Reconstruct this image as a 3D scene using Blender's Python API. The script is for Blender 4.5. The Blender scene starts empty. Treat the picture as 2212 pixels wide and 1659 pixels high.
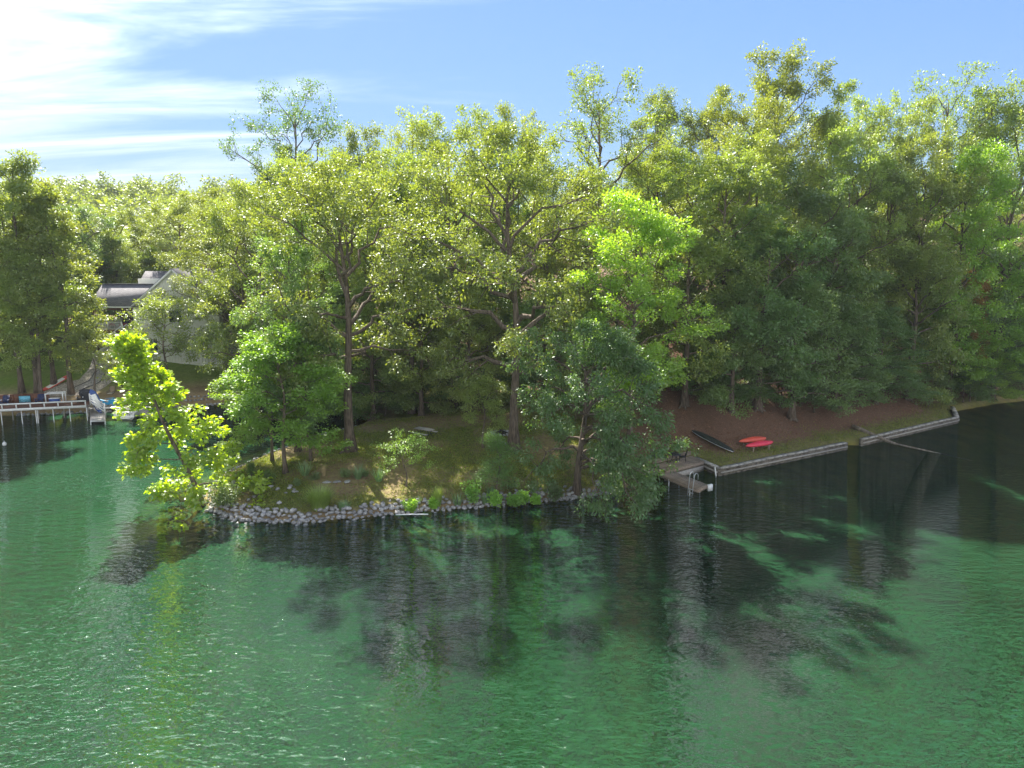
import bpy, math, numpy as np
from mathutils import Vector, Matrix, Euler
R = math.radians
sc = bpy.context.scene
col = sc.collection

# ------------------------------------------------------------------ camera, sky, sun, exposure
CAM_H, PITCH, FOC = 17.5, R(10.0), 1534.4          # metres, radians, focal length in pixels of a 2212-wide frame
cd = bpy.data.cameras.new('camera'); cam = bpy.data.objects.new('camera', cd); col.objects.link(cam)
cam.location = (0, 0, CAM_H); cam.rotation_euler = (R(90) - PITCH, 0, 0)
cd.sensor_fit = 'HORIZONTAL'; cd.sensor_width = 36.0; cd.lens = 36.0 * FOC / 2212.0
cd.clip_start = 0.1; cd.clip_end = 6000
sc.camera = cam
SUN_AZ, SUN_EL = R(-23), R(40)                      # azimuth from +Y, negative = to the left
sun_dir = Vector((math.sin(SUN_AZ) * math.cos(SUN_EL), math.cos(SUN_AZ) * math.cos(SUN_EL), math.sin(SUN_EL)))
sd = bpy.data.lights.new('sun', 'SUN'); sd.energy = 5.0; sd.angle = R(0.53); sd.color = (1.0, 0.94, 0.84)
so = bpy.data.objects.new('sun', sd); col.objects.link(so)
so.rotation_euler = sun_dir.to_track_quat('Z', 'Y').to_euler(); so.location = (-60, 120, 90)
w = bpy.data.worlds.new('World'); sc.world = w; w.use_nodes = True
def world_nodes():
    nt = w.node_tree; N = nt.nodes; L = nt.links; N.clear()
    out = N.new('ShaderNodeOutputWorld'); bg = N.new('ShaderNodeBackground'); bg.inputs[1].default_value = 0.108
    sky = N.new('ShaderNodeTexSky'); sky.sky_type = 'NISHITA'; sky.sun_disc = False
    sky.sun_elevation = SUN_EL; sky.sun_rotation = SUN_AZ
    sky.air_density = 1.0; sky.dust_density = 0.15; sky.ozone_density = 2.0; sky.altitude = 200
    tc = N.new('ShaderNodeTexCoord'); sep = N.new('ShaderNodeSeparateXYZ'); L.new(tc.outputs['Generated'], sep.inputs[0])
    def M(op, a, b=None, c=None):
        n = N.new('ShaderNodeMath'); n.operation = op
        for i, v in enumerate((a, b, c)):
            if v is None: continue
            if isinstance(v, (int, float)): n.inputs[i].default_value = v
            else: L.new(v, n.inputs[i])
        return n.outputs[0]
    # cirrus sheet high overhead: the view direction meets a flat layer
    zz = M('MAXIMUM', sep.outputs[2], 0.03); zz = M('ADD', zz, 0.10)
    px = M('DIVIDE', sep.outputs[0], zz); py = M('DIVIDE', sep.outputs[1], zz)
    cmb = N.new('ShaderNodeCombineXYZ'); L.new(px, cmb.inputs[0]); L.new(py, cmb.inputs[1])
    mp = N.new('ShaderNodeMapping'); mp.inputs['Rotation'].default_value = (0, 0, R(24)); mp.inputs['Scale'].default_value = (0.34, 1.5, 1)
    mp.inputs['Location'].default_value = (0.6, 2.1, 0)
    L.new(cmb.outputs[0], mp.inputs[0])
    n1 = N.new('ShaderNodeTexNoise'); n1.inputs['Scale'].default_value = 1.25; n1.inputs['Detail'].default_value = 7; n1.inputs['Roughness'].default_value = 0.58
    n1.inputs['Distortion'].default_value = 0.5
    L.new(mp.outputs[0], n1.inputs[0])
    # where the sheet lies: a low bank to the left, a veil round the sun, and unseen cloud added behind the viewer as fill
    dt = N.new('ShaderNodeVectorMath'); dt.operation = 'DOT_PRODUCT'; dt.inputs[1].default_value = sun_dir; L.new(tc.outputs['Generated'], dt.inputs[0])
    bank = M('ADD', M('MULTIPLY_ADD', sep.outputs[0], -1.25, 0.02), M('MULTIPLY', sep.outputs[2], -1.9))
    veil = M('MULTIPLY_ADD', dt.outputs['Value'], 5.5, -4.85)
    fill_cloud = M('MULTIPLY_ADD', sep.outputs[1], -1.6, M('MULTIPLY_ADD', sep.outputs[2], 0.3, 0.0))
    bank = M('MAXIMUM', M('MAXIMUM', bank, veil), fill_cloud)
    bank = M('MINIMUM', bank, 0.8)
    cov = M('ADD', bank, M('MULTIPLY', M('SUBTRACT', n1.outputs[0], 0.5), 1.9))
    cr = N.new('ShaderNodeMapRange'); cr.interpolation_type = 'SMOOTHSTEP'
    cr.inputs[1].default_value = -0.1; cr.inputs[2].default_value = 1.05; cr.inputs[3].default_value = 0.0; cr.inputs[4].default_value = 0.92
    L.new(cov, cr.inputs[0])
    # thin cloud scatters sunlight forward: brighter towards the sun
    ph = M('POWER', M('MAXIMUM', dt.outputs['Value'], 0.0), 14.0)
    fill_gain = M('MAXIMUM', M('MULTIPLY', dt.outputs['Value'], -1.0), 0.0)      # brightens the added cloud behind the viewer to lift shaded foliage
    br = M('MULTIPLY_ADD', fill_gain, 3.3, M('MULTIPLY_ADD', ph, 13.0, 0.74))
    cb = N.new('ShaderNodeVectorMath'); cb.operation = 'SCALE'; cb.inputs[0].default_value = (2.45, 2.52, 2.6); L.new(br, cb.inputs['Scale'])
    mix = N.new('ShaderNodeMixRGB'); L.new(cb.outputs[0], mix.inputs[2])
    tint = N.new('ShaderNodeMixRGB'); tint.blend_type = 'MULTIPLY'; tint.inputs[0].default_value = 1.0; tint.inputs[2].default_value = (0.73, 0.82, 0.98, 1)
    # gentle shoulder on the clear sky so its range matches film
    lum = N.new('ShaderNodeRGBToBW'); L.new(sky.outputs[0], lum.inputs[0])
    sh = M('DIVIDE', 1.0, M('MULTIPLY_ADD', lum.outputs[0], 0.333, 1.0))
    sk2 = N.new('ShaderNodeVectorMath'); sk2.operation = 'SCALE'; L.new(sky.outputs[0], sk2.inputs[0]); L.new(sh, sk2.inputs['Scale'])
    L.new(sk2.outputs[0], tint.inputs[1])
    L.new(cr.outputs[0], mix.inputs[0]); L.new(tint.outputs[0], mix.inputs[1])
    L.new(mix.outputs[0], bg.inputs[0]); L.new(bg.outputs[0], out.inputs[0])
world_nodes()
sc.view_settings.view_transform = 'Standard'; sc.view_settings.look = 'None'
sc.view_settings.gamma = 1.0; sc.view_settings.use_curve_mapping = False
sc.view_settings.exposure = 1.8
sc.cycles.use_denoising = True
sc.cycles.max_bounces = 10; sc.cycles.transparent_max_bounces = 12; sc.cycles.diffuse_bounces = 4
sc.cycles.transmission_bounces = 6; sc.cycles.volume_bounces = 0; sc.cycles.sample_clamp_indirect = 6.0
sc.cycles.caustics_reflective = False; sc.cycles.caustics_refractive = False

# ------------------------------------------------------------------ helpers
rng = np.random.default_rng(11)
CP, SP = math.cos(PITCH), math.sin(PITCH)
def at(u, v, z=0.0):
    """where the sight line of a measured picture point meets the level z"""
    a = (u - 1106) / FOC; b = -(v - 829.5) / FOC
    d = (a, CP + b * SP, -SP + b * CP); t = (z - CAM_H) / d[2]
    return Vector((d[0] * t, d[1] * t, z))
def xat(u, y, z): return (u - 1106) / FOC * (y * CP + (CAM_H - z) * SP)
def zat(v, y):
    b = -(v - 829.5) / FOC
    return CAM_H + y * (-SP + b * CP) / (CP + b * SP)

def tag(o, label=None, cat=None, group=None, kind=None):
    if label: o['label'] = label
    if cat: o['category'] = cat
    if group: o['group'] = group
    if kind: o['kind'] = kind
    return o
def new(name, data=None, parent=None, loc=(0, 0, 0), rot=(0, 0, 0), scale=(1, 1, 1)):
    o = bpy.data.objects.new(name, data); col.objects.link(o)
    if parent is not None: o.parent = parent
    o.location = loc; o.rotation_euler = rot; o.scale = scale
    return o
def thing(name, label, cat, loc=(0, 0, 0), rz=0.0, group=None):
    return tag(new(name, None, None, loc, (0, 0, rz)), label, cat, group)
def mesh_np(name, V, F3=None, F4=None, mat=None, smooth=False, attr=None):
    V = np.asarray(V, np.float32).reshape(-1, 3)
    loops = []; tot = []
    if F3 is not None and len(F3): loops.append(np.asarray(F3, np.int32).ravel()); tot.append(np.full(len(F3), 3, np.int32))
    if F4 is not None and len(F4): loops.append(np.asarray(F4, np.int32).ravel()); tot.append(np.full(len(F4), 4, np.int32))
    loops = np.concatenate(loops); tot = np.concatenate(tot)
    me = bpy.data.meshes.new(name)
    me.vertices.add(len(V)); me.vertices.foreach_set('co', V.ravel())
    me.loops.add(len(loops)); me.loops.foreach_set('vertex_index', loops)
    me.polygons.add(len(tot)); st = np.zeros(len(tot), np.int32); st[1:] = np.cumsum(tot)[:-1]
    me.polygons.foreach_set('loop_start', st); me.polygons.foreach_set('loop_total', tot)
    if smooth: me.polygons.foreach_set('use_smooth', np.ones(len(tot), bool))
    for k, a in (attr or {}).items():
        at_ = me.attributes.new(k, 'FLOAT', 'POINT'); at_.data.foreach_set('value', np.asarray(a, np.float32))
    me.update(calc_edges=True); me.validate()
    if mat: me.materials.append(mat)
    return me
def tube_np(P, rad, n=6, cap=True):
    P = np.asarray(P, float); k = len(P); rad = np.broadcast_to(np.asarray(rad, float), (k,))
    T = np.gradient(P, axis=0); T /= np.linalg.norm(T, axis=1)[:, None] + 1e-9
    ref = np.array([0, 0, 1.0]) if abs(T[0, 2]) < 0.8 else np.array([1.0, 0, 0])
    A = np.cross(T, ref); A /= np.linalg.norm(A, axis=1)[:, None] + 1e-9; B = np.cross(T, A)
    th = np.arange(n) * 2 * math.pi / n
    V = (P[:, None, :] + rad[:, None, None] * (np.cos(th)[None, :, None] * A[:, None, :] + np.sin(th)[None, :, None] * B[:, None, :])).reshape(-1, 3)
    i = np.arange(k - 1)[:, None] * n; j = np.arange(n)[None, :]; j2 = (j + 1) % n
    Q = np.stack([i + j, i + j2, i + n + j2, i + n + j], -1).reshape(-1, 4)
    F3 = []
    if cap:
        V = np.vstack([V, P[:1], P[-1:]]); a, b = k * n, k * n + 1
        F3 = [(a, (q + 1) % n, q) for q in range(n)] + [(b, (k - 1) * n + q, (k - 1) * n + (q + 1) % n) for q in range(n)]
    return V, np.array(F3, int).reshape(-1, 3), Q
class MB:
    def __init__(s): s.V = []; s.t = []; s.q = []; s.n = 0
    def add(s, V, F3=None, F4=None):
        V = np.asarray(V, float).reshape(-1, 3)
        if F3 is not None and len(F3): s.t.append(np.asarray(F3, int) + s.n)
        if F4 is not None and len(F4): s.q.append(np.asarray(F4, int) + s.n)
        s.V.append(V); s.n += len(V); return s
    def box(s, c, d, rz=0.0, rot=None):
        x, y, z = (np.array(d) / 2)
        V = np.array([(-x, -y, -z), (x, -y, -z), (x, y, -z), (-x, y, -z), (-x, -y, z), (x, -y, z), (x, y, z), (-x, y, z)])
        m = np.array((rot or Euler((0, 0, rz))).to_matrix())
        return s.add(V @ m.T + np.array(c), None, [(0, 3, 2, 1), (4, 5, 6, 7), (0, 1, 5, 4), (1, 2, 6, 5), (2, 3, 7, 6), (3, 0, 4, 7)])
    def bar(s, a, b, wd, th):
        a = Vector(a); b = Vector(b); d = b - a
        e = d.to_track_quat('X', 'Z').to_euler()
        return s.box((a + b) / 2, (d.length, wd, th), rot=e)
    def tube(s, P, rad, n=6, cap=True): return s.add(*tube_np(P, rad, n, cap))
    def prism(s, poly, z0, z1):
        n = len(poly); V = [(p[0], p[1], z0) for p in poly] + [(p[0], p[1], z1) for p in poly]
        s.add(V, None, [(i, (i + 1) % n, n + (i + 1) % n, n + i) for i in range(n)])
        c = np.mean(np.array(poly, float), 0)
        V = [(p[0], p[1], z1) for p in poly] + [(c[0], c[1], z1)]
        s.add(V, [(i, (i + 1) % n, n) for i in range(n)])
        V = [(p[0], p[1], z0) for p in poly] + [(c[0], c[1], z0)]
        return s.add(V, [((i + 1) % n, i, n) for i in range(n)])
    def loft(s, rings, close=True, caps=True):
        k = len(rings); n = len(rings[0]); V = np.array(rings, float).reshape(-1, 3); q = []
        for i in range(k - 1):
            for j in range(n if close else n - 1): q.append((i * n + j, i * n + (j + 1) % n, (i + 1) * n + (j + 1) % n, (i + 1) * n + j))
        s.add(V, None, q)
        if caps:
            for r, fl in ((rings[0], 1), (rings[-1], 0)):
                c = np.mean(np.array(r, float), 0)
                s.add(np.vstack([np.array(r, float), c[None]]), [((j + 1) % n, j, n) if fl else (j, (j + 1) % n, n) for j in range(n)])
        return s
    def mesh(s, name, mat=None, smooth=False, attr=None):
        return mesh_np(name, np.vstack(s.V), np.vstack(s.t) if s.t else None, np.vstack(s.q) if s.q else None, mat, smooth, attr)
    def obj(s, name, mat, parent=None, smooth=False, **k):
        return new(name, s.mesh(name, mat, smooth), parent, **k)

# ------------------------------------------------------------------ materials
def mat_base(name):
    m = bpy.data.materials.new(name); m.use_nodes = True; nt = m.node_tree
    return m, nt, nt.nodes, nt.links, nt.nodes['Principled BSDF'], nt.nodes['Material Output']
def mat(name, c, rough=0.6, var=0.12, scale=6.0, bump=0.0, metal=0.0, c2=None, rand=0.0, stretch=(1, 1, 1), spec=0.4, coat=0.0):
    m, nt, N, L, P, O = mat_base(name)
    P.inputs['Roughness'].default_value = rough; P.inputs['Metallic'].default_value = metal
    P.inputs['Specular IOR Level'].default_value = spec
    if coat: P.inputs['Coat Weight'].default_value = coat
    tc = N.new('ShaderNodeTexCoord'); mp = N.new('ShaderNodeMapping'); mp.inputs['Scale'].default_value = stretch
    L.new(tc.outputs['Object'], mp.inputs[0])
    nz = N.new('ShaderNodeTexNoise'); nz.inputs['Scale'].default_value = scale; nz.inputs['Detail'].default_value = 5
    L.new(mp.outputs[0], nz.inputs[0])
    cr = N.new('ShaderNodeValToRGB'); c = np.array(c, float)
    lo = np.array(c2) if c2 is not None else c * (1 - var * 2); hi = np.minimum(c * (1 + var), 1)
    cr.color_ramp.elements[0].color = (*np.clip(lo, 0, 1), 1); cr.color_ramp.elements[0].position = 0.3
    cr.color_ramp.elements[1].color = (*hi, 1); cr.color_ramp.elements[1].position = 0.68
    L.new(nz.outputs[0], cr.inputs[0]); csrc = cr.outputs[0]
    if rand:
        oi = N.new('ShaderNodeObjectInfo'); mr = N.new('ShaderNodeMapRange')
        mr.inputs[3].default_value = 1 - rand; mr.inputs[4].default_value = 1 + rand
        L.new(oi.outputs['Random'], mr.inputs[0]); hs = N.new('ShaderNodeHueSaturation')
        L.new(csrc, hs.inputs['Color']); L.new(mr.outputs[0], hs.inputs['Value']); csrc = hs.outputs[0]
    L.new(csrc, P.inputs['Base Color'])
    if bump:
        b = N.new('ShaderNodeBump'); b.inputs['Strength'].default_value = bump; b.inputs['Distance'].default_value = 0.05
        L.new(nz.outputs[0], b.inputs['Height']); L.new(b.outputs[0], P.inputs['Normal'])
    return m
def leaf_mat(name, ca, cb, trans=0.42, gloss=0.07, tcol=None, hv=0.014, vv=0.2, rough=0.42):
    """two leaf colours spread leaf by leaf, light coming through the blade, a waxy sheen"""
    m, nt, N, L, P, O = mat_base(name); N.remove(P)
    ca, cb = [tuple(1.95 * q for q in c) for c in (ca, cb)]        # each lobe carries only part of the light
    a = N.new('ShaderNodeAttribute'); a.attribute_name = 'tint'
    cr = N.new('ShaderNodeMixRGB'); cr.inputs[1].default_value = (*ca, 1); cr.inputs[2].default_value = (*cb, 1); L.new(a.outputs['Fac'], cr.inputs[0])
    oi = N.new('ShaderNodeObjectInfo'); hs = N.new('ShaderNodeHueSaturation')
    h = N.new('ShaderNodeMapRange'); h.inputs[3].default_value = 0.5 - hv; h.inputs[4].default_value = 0.5 + hv * 0.8; L.new(oi.outputs['Random'], h.inputs[0])
    wn = N.new('ShaderNodeTexWhiteNoise'); wn.noise_dimensions = '1D'; L.new(oi.outputs['Random'], wn.inputs['W'])
    v = N.new('ShaderNodeMapRange'); v.inputs[3].default_value = 1 - vv; v.inputs[4].default_value = 1 + vv; L.new(wn.outputs['Value'], v.inputs[0])
    L.new(cr.outputs[0], hs.inputs['Color']); L.new(h.outputs[0], hs.inputs['Hue']); L.new(v.outputs[0], hs.inputs['Value'])
    d = N.new('ShaderNodeBsdfDiffuse'); t = N.new('ShaderNodeBsdfTranslucent'); g = N.new('ShaderNodeBsdfGlossy'); g.inputs['Roughness'].default_value = rough
    g.inputs['Color'].default_value = (0.9, 0.95, 0.9, 1)
    tc = N.new('ShaderNodeMixRGB'); tc.blend_type = 'MULTIPLY'; tc.inputs[0].default_value = 1; tc.inputs[2].default_value = (*(tcol or (1.7, 1.6, 0.5)), 1)
    L.new(hs.outputs[0], tc.inputs[1]); L.new(hs.outputs[0], d.inputs[0]); L.new(tc.outputs[0], t.inputs[0])
    m1 = N.new('ShaderNodeMixShader'); m1.inputs[0].default_value = trans; L.new(d.outputs[0], m1.inputs[1]); L.new(t.outputs[0], m1.inputs[2])
    m2 = N.new('ShaderNodeMixShader'); m2.inputs[0].default_value = gloss; L.new(m1.outputs[0], m2.inputs[1]); L.new(g.outputs[0], m2.inputs[2])
    L.new(m2.outputs[0], O.inputs['Surface'])
    return m
BARK = mat('bark', (0.16, 0.125, 0.095), 0.9, 0.3, 3.0, 0.9, stretch=(3, 3, 0.5), spec=0.15)
BARKL = mat('pale_bark', (0.26, 0.22, 0.17), 0.85, 0.3, 2.0, 0.5, stretch=(3, 3, 0.7), spec=0.15)
LEAF = dict(
    oak=leaf_mat('oak_leaf', (0.085, 0.128, 0.026), (0.14, 0.172, 0.04)),
    olive=leaf_mat('olive_leaf', (0.078, 0.118, 0.022), (0.135, 0.162, 0.034)),
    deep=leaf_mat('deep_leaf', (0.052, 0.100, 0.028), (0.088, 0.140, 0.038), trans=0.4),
    lime=leaf_mat('lime_leaf', (0.085, 0.165, 0.018), (0.15, 0.225, 0.03), trans=0.48),
    maple=leaf_mat('maple_leaf', (0.070, 0.135, 0.016), (0.11, 0.185, 0.022), trans=0.45, gloss=0.06),
    syc=leaf_mat('sycamore_leaf', (0.12, 0.19, 0.010), (0.20, 0.25, 0.014), trans=0.55, gloss=0.07, tcol=(1.6, 1.6, 0.35)),
    ceda=leaf_mat('cedar_leaf', (0.045, 0.088, 0.020), (0.075, 0.125, 0.03), trans=0.2, gloss=0.03),
    shrub=leaf_mat('shrub_leaf', (0.055, 0.09, 0.028), (0.085, 0.125, 0.04), trans=0.3),
    bright=leaf_mat('bright_leaf', (0.10, 0.20, 0.03), (0.15, 0.26, 0.04), trans=0.45),
    blade=leaf_mat('grass_blade', (0.11, 0.17, 0.04), (0.20, 0.24, 0.075), trans=0.4, gloss=0.05),
    yucca=leaf_mat('yucca_leaf', (0.07, 0.13, 0.06), (0.12, 0.18, 0.08), trans=0.2),
    rust=leaf_mat('rust_leaf', (0.16, 0.10, 0.02), (0.26, 0.13, 0.02), trans=0.4),
)
ROCK = mat('riprap_stone', (0.34, 0.335, 0.33), 0.85, 0.25, 7.0, 0.6, rand=0.35, spec=0.25)
WOOD = mat('weathered_wood', (0.30, 0.235, 0.175), 0.8, 0.25, 4.0, 0.3, rand=0.14, stretch=(1, 6, 6), spec=0.2)
REDWOOD = mat('red_stained_wood', (0.17, 0.075, 0.045), 0.7, 0.2, 4.0, 0.2, rand=0.1, stretch=(1, 6, 6), spec=0.25)
GREYWOOD = mat('grey_wood', (0.42, 0.39, 0.35), 0.8, 0.2, 4.0, 0.2, rand=0.12, stretch=(1, 6, 6), spec=0.2)
TANDECK = mat('tan_composite', (0.50, 0.41, 0.33), 0.7, 0.12, 4.0, 0.1, rand=0.07, spec=0.25)
WHITE = mat('white_paint', (0.78, 0.78, 0.76), 0.5, 0.06, 5.0)
CONC = mat('old_concrete', (0.36, 0.34, 0.30), 0.9, 0.3, 3.0, 0.5, spec=0.2)
IRON = mat('dark_iron', (0.03, 0.03, 0.032), 0.5, 0.2)
ALU = mat('aluminium', (0.75, 0.76, 0.77), 0.35, 0.05, metal=0.6)
BLUE = mat('blue_plastic', (0.02, 0.07, 0.27), 0.4, 0.1)
CYAN = mat('cyan_foam', (0.03, 0.36, 0.66), 0.6, 0.08)
NAVY = mat('navy_plastic', (0.018, 0.035, 0.11), 0.5, 0.1)
BLACK = mat('black_cover', (0.02, 0.021, 0.026), 0.6, 0.2, bump=0.2)
KRED = mat('red_kayak_plastic', (0.72, 0.045, 0.085), 0.35, 0.06, coat=0.2)
KORANGE = mat('orange_kayak_plastic', (0.70, 0.10, 0.055), 0.38, 0.06, coat=0.2)
CANOE = mat('dark_green_canoe', (0.022, 0.028, 0.026), 0.35, 0.15)
GEL = mat('white_gelcoat', (0.80, 0.79, 0.74), 0.25, 0.03, coat=0.4)
CREAM = mat('cream_vinyl', (0.62, 0.56, 0.47), 0.6, 0.05)
SIDING = mat('cream_siding', (0.66, 0.66, 0.60), 0.7, 0.05, 2.0)
POTR = mat('red_blooms', (0.50, 0.015, 0.04), 0.7, 0.4, 30.0)
GLASS = mat('dark_glass', (0.02, 0.03, 0.04), 0.06, 0.05, spec=0.8)
BRICKRED = mat('paddle_red', (0.66, 0.07, 0.045), 0.4, 0.05)
MULCH = mat('char', (0.03, 0.026, 0.022), 0.95, 0.4, bump=0.4)

# ------------------------------------------------------------------ the land
SHORE = np.array([(-900, 20), (-300, 55), (-90, 72), (-56, 79.0), (-48, 80.6), (-43.5, 82.0), (-38, 84), (-33, 86.0), (-28, 86), (-22, 84), (-17.5, 79.5), (-15.6, 76),
    (-16.6, 72.5), (-18.9, 69.6), (-20.6, 65.9), (-22.5, 61.1), (-23.7, 55.7), (-22.9, 50.8), (-21.2, 47.9), (-18.2, 45.9), (-14.1, 45.6), (-10.3, 46.6), (-6.6, 47.7), (-1.8, 48.8),
    (4.9, 50.6), (7.9, 52.0), (10.4, 54.5), (11.3, 56.9), (15.7, 59.3), (17.0, 56.2), (31.0, 64.3), (31.6, 66.0), (33.3, 65.6), (48.1, 75.2), (50.8, 80.5),
    (59.3, 85.4), (75, 91), (110, 93), (300, 100), (900, 60), (900, 2600), (-900, 2600)], float)
def shore_dist(x, y):
    """signed distance to the shoreline, positive on land"""
    x = np.asarray(x, float); y = np.asarray(y, float); shp = x.shape; P = np.stack([x.ravel(), y.ravel()], 1)
    d2 = np.full(len(P), 1e18); ins = np.zeros(len(P), bool); n = len(SHORE)
    for i in range(n):
        a = SHORE[i]; b = SHORE[(i + 1) % n]; ab = b - a
        t = np.clip(((P - a) @ ab) / (ab @ ab), 0, 1); q = a + t[:, None] * ab - P
        d2 = np.minimum(d2, (q * q).sum(1))
        c = (a[1] > P[:, 1]) != (b[1] > P[:, 1])
        with np.errstate(divide='ignore', invalid='ignore'):
            xi = a[0] + (P[:, 1] - a[1]) / (b[1] - a[1] + 1e-12) * ab[0]
        ins ^= c & (P[:, 0] < xi)
    return (np.sqrt(d2) * np.where(ins, 1, -1)).reshape(shp)
def sst(x, a, b): t = np.clip((x - a) / (b - a), 0, 1); return t * t * (3 - 2 * t)
def fbm(x, y, s, seed=0):
    r = np.random.default_rng(seed); o = np.zeros_like(np.asarray(x, float))
    for k in range(6):
        a, b, c = r.uniform(0, 6.28, 3); f = s * (1.0 + 0.75 * k)
        o = o + np.sin(x * f * math.cos(a) + y * f * math.sin(a) + b + 1.3 * np.sin(x * f * 0.6 * math.sin(c) - y * f * 0.6 * math.cos(c) + a)) / (1 + 0.6 * k)
    return o / 2.4
def height(x, y):
    x = np.asarray(x, float); y = np.asarray(y, float); d = shore_dist(x, y); p = np.maximum(d, 0)
    left = sst(-x, 24, 30) * sst(y, 74, 80); right = sst(x, 7, 17) * sst(y, 53, 58) ; mid = 1 - np.maximum(left, right)
    hm = 0.42 * (1 - np.exp(-p / 0.6)) + 0.085 * np.minimum(p, 16) + 0.30 * np.maximum(p - 15, 0)
    hr = 0.62 * (1 - np.exp(-p / 0.3)) + 0.04 * np.minimum(p, 3.5) + 0.46 * np.maximum(p - 3.0, 0)
    hl = 1.45 * (1 - np.exp(-p / 0.45)) + 0.06 * np.minimum(p, 5) + 0.33 * np.maximum(p - 4.0, 0)
    capl = lambda h, c: np.where(h < c * 0.6, h, c * 0.6 + c * 0.4 * (1 - np.exp(-(h - c * 0.6) / (c * 0.4))))
    land = mid * capl(hm, 12.0) + right * capl(hr, 13.0) + left * capl(hl, 7.0)
    land = land + sst(p, 30, 330) * 30 * sst(y, 100, 330) + 0.07 * fbm(x, y, 0.8, 3) * sst(p, 1, 4) + 0.05 * fbm(x, y, 2.1, 4) * sst(p, 1, 3)
    q = np.maximum(-d, 0)
    bed = -0.22 * np.minimum(q, 3.5) - 0.42 * np.clip(q - 3.5, 0, 5.5) - 0.08 * np.maximum(q - 9, 0)
    bed = np.maximum(bed, -4.6) + 0.10 * fbm(x, y, 0.9, 5) * sst(q, 0.5, 2)
    return np.where(d > 0, land, bed)
def hz(x, y): return float(height(np.array([x]), np.array([y]))[0])
_cache = {}
def gat(u, v):
    """where a measured picture point lies on the ground"""
    a = (u - 1106) / FOC; b = -(v - 829.5) / FOC; d = np.array((a, CP + b * SP, -SP + b * CP))
    t = np.linspace(36, 150, 1600); X = d[0] * t; Y = d[1] * t; Z = CAM_H + d[2] * t
    k = np.argmax(Z <= np.maximum(height(X, Y), 0.0)); return Vector((X[k], Y[k], max(float(height(X[k:k + 1], Y[k:k + 1])[0]), 0.0)))
def axis(lo, hi, step, out_lo, out_hi, g=1.22):
    a = list(np.arange(lo, hi + 1e-6, step)); s = step; q = hi
    while q < out_hi: s *= g; q += s; a.append(min(q, out_hi))
    s = step; q = lo; pre = []
    while q > out_lo: s *= g; q -= s; pre.append(max(q, out_lo))
    return np.array(pre[::-1] + a)
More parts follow.
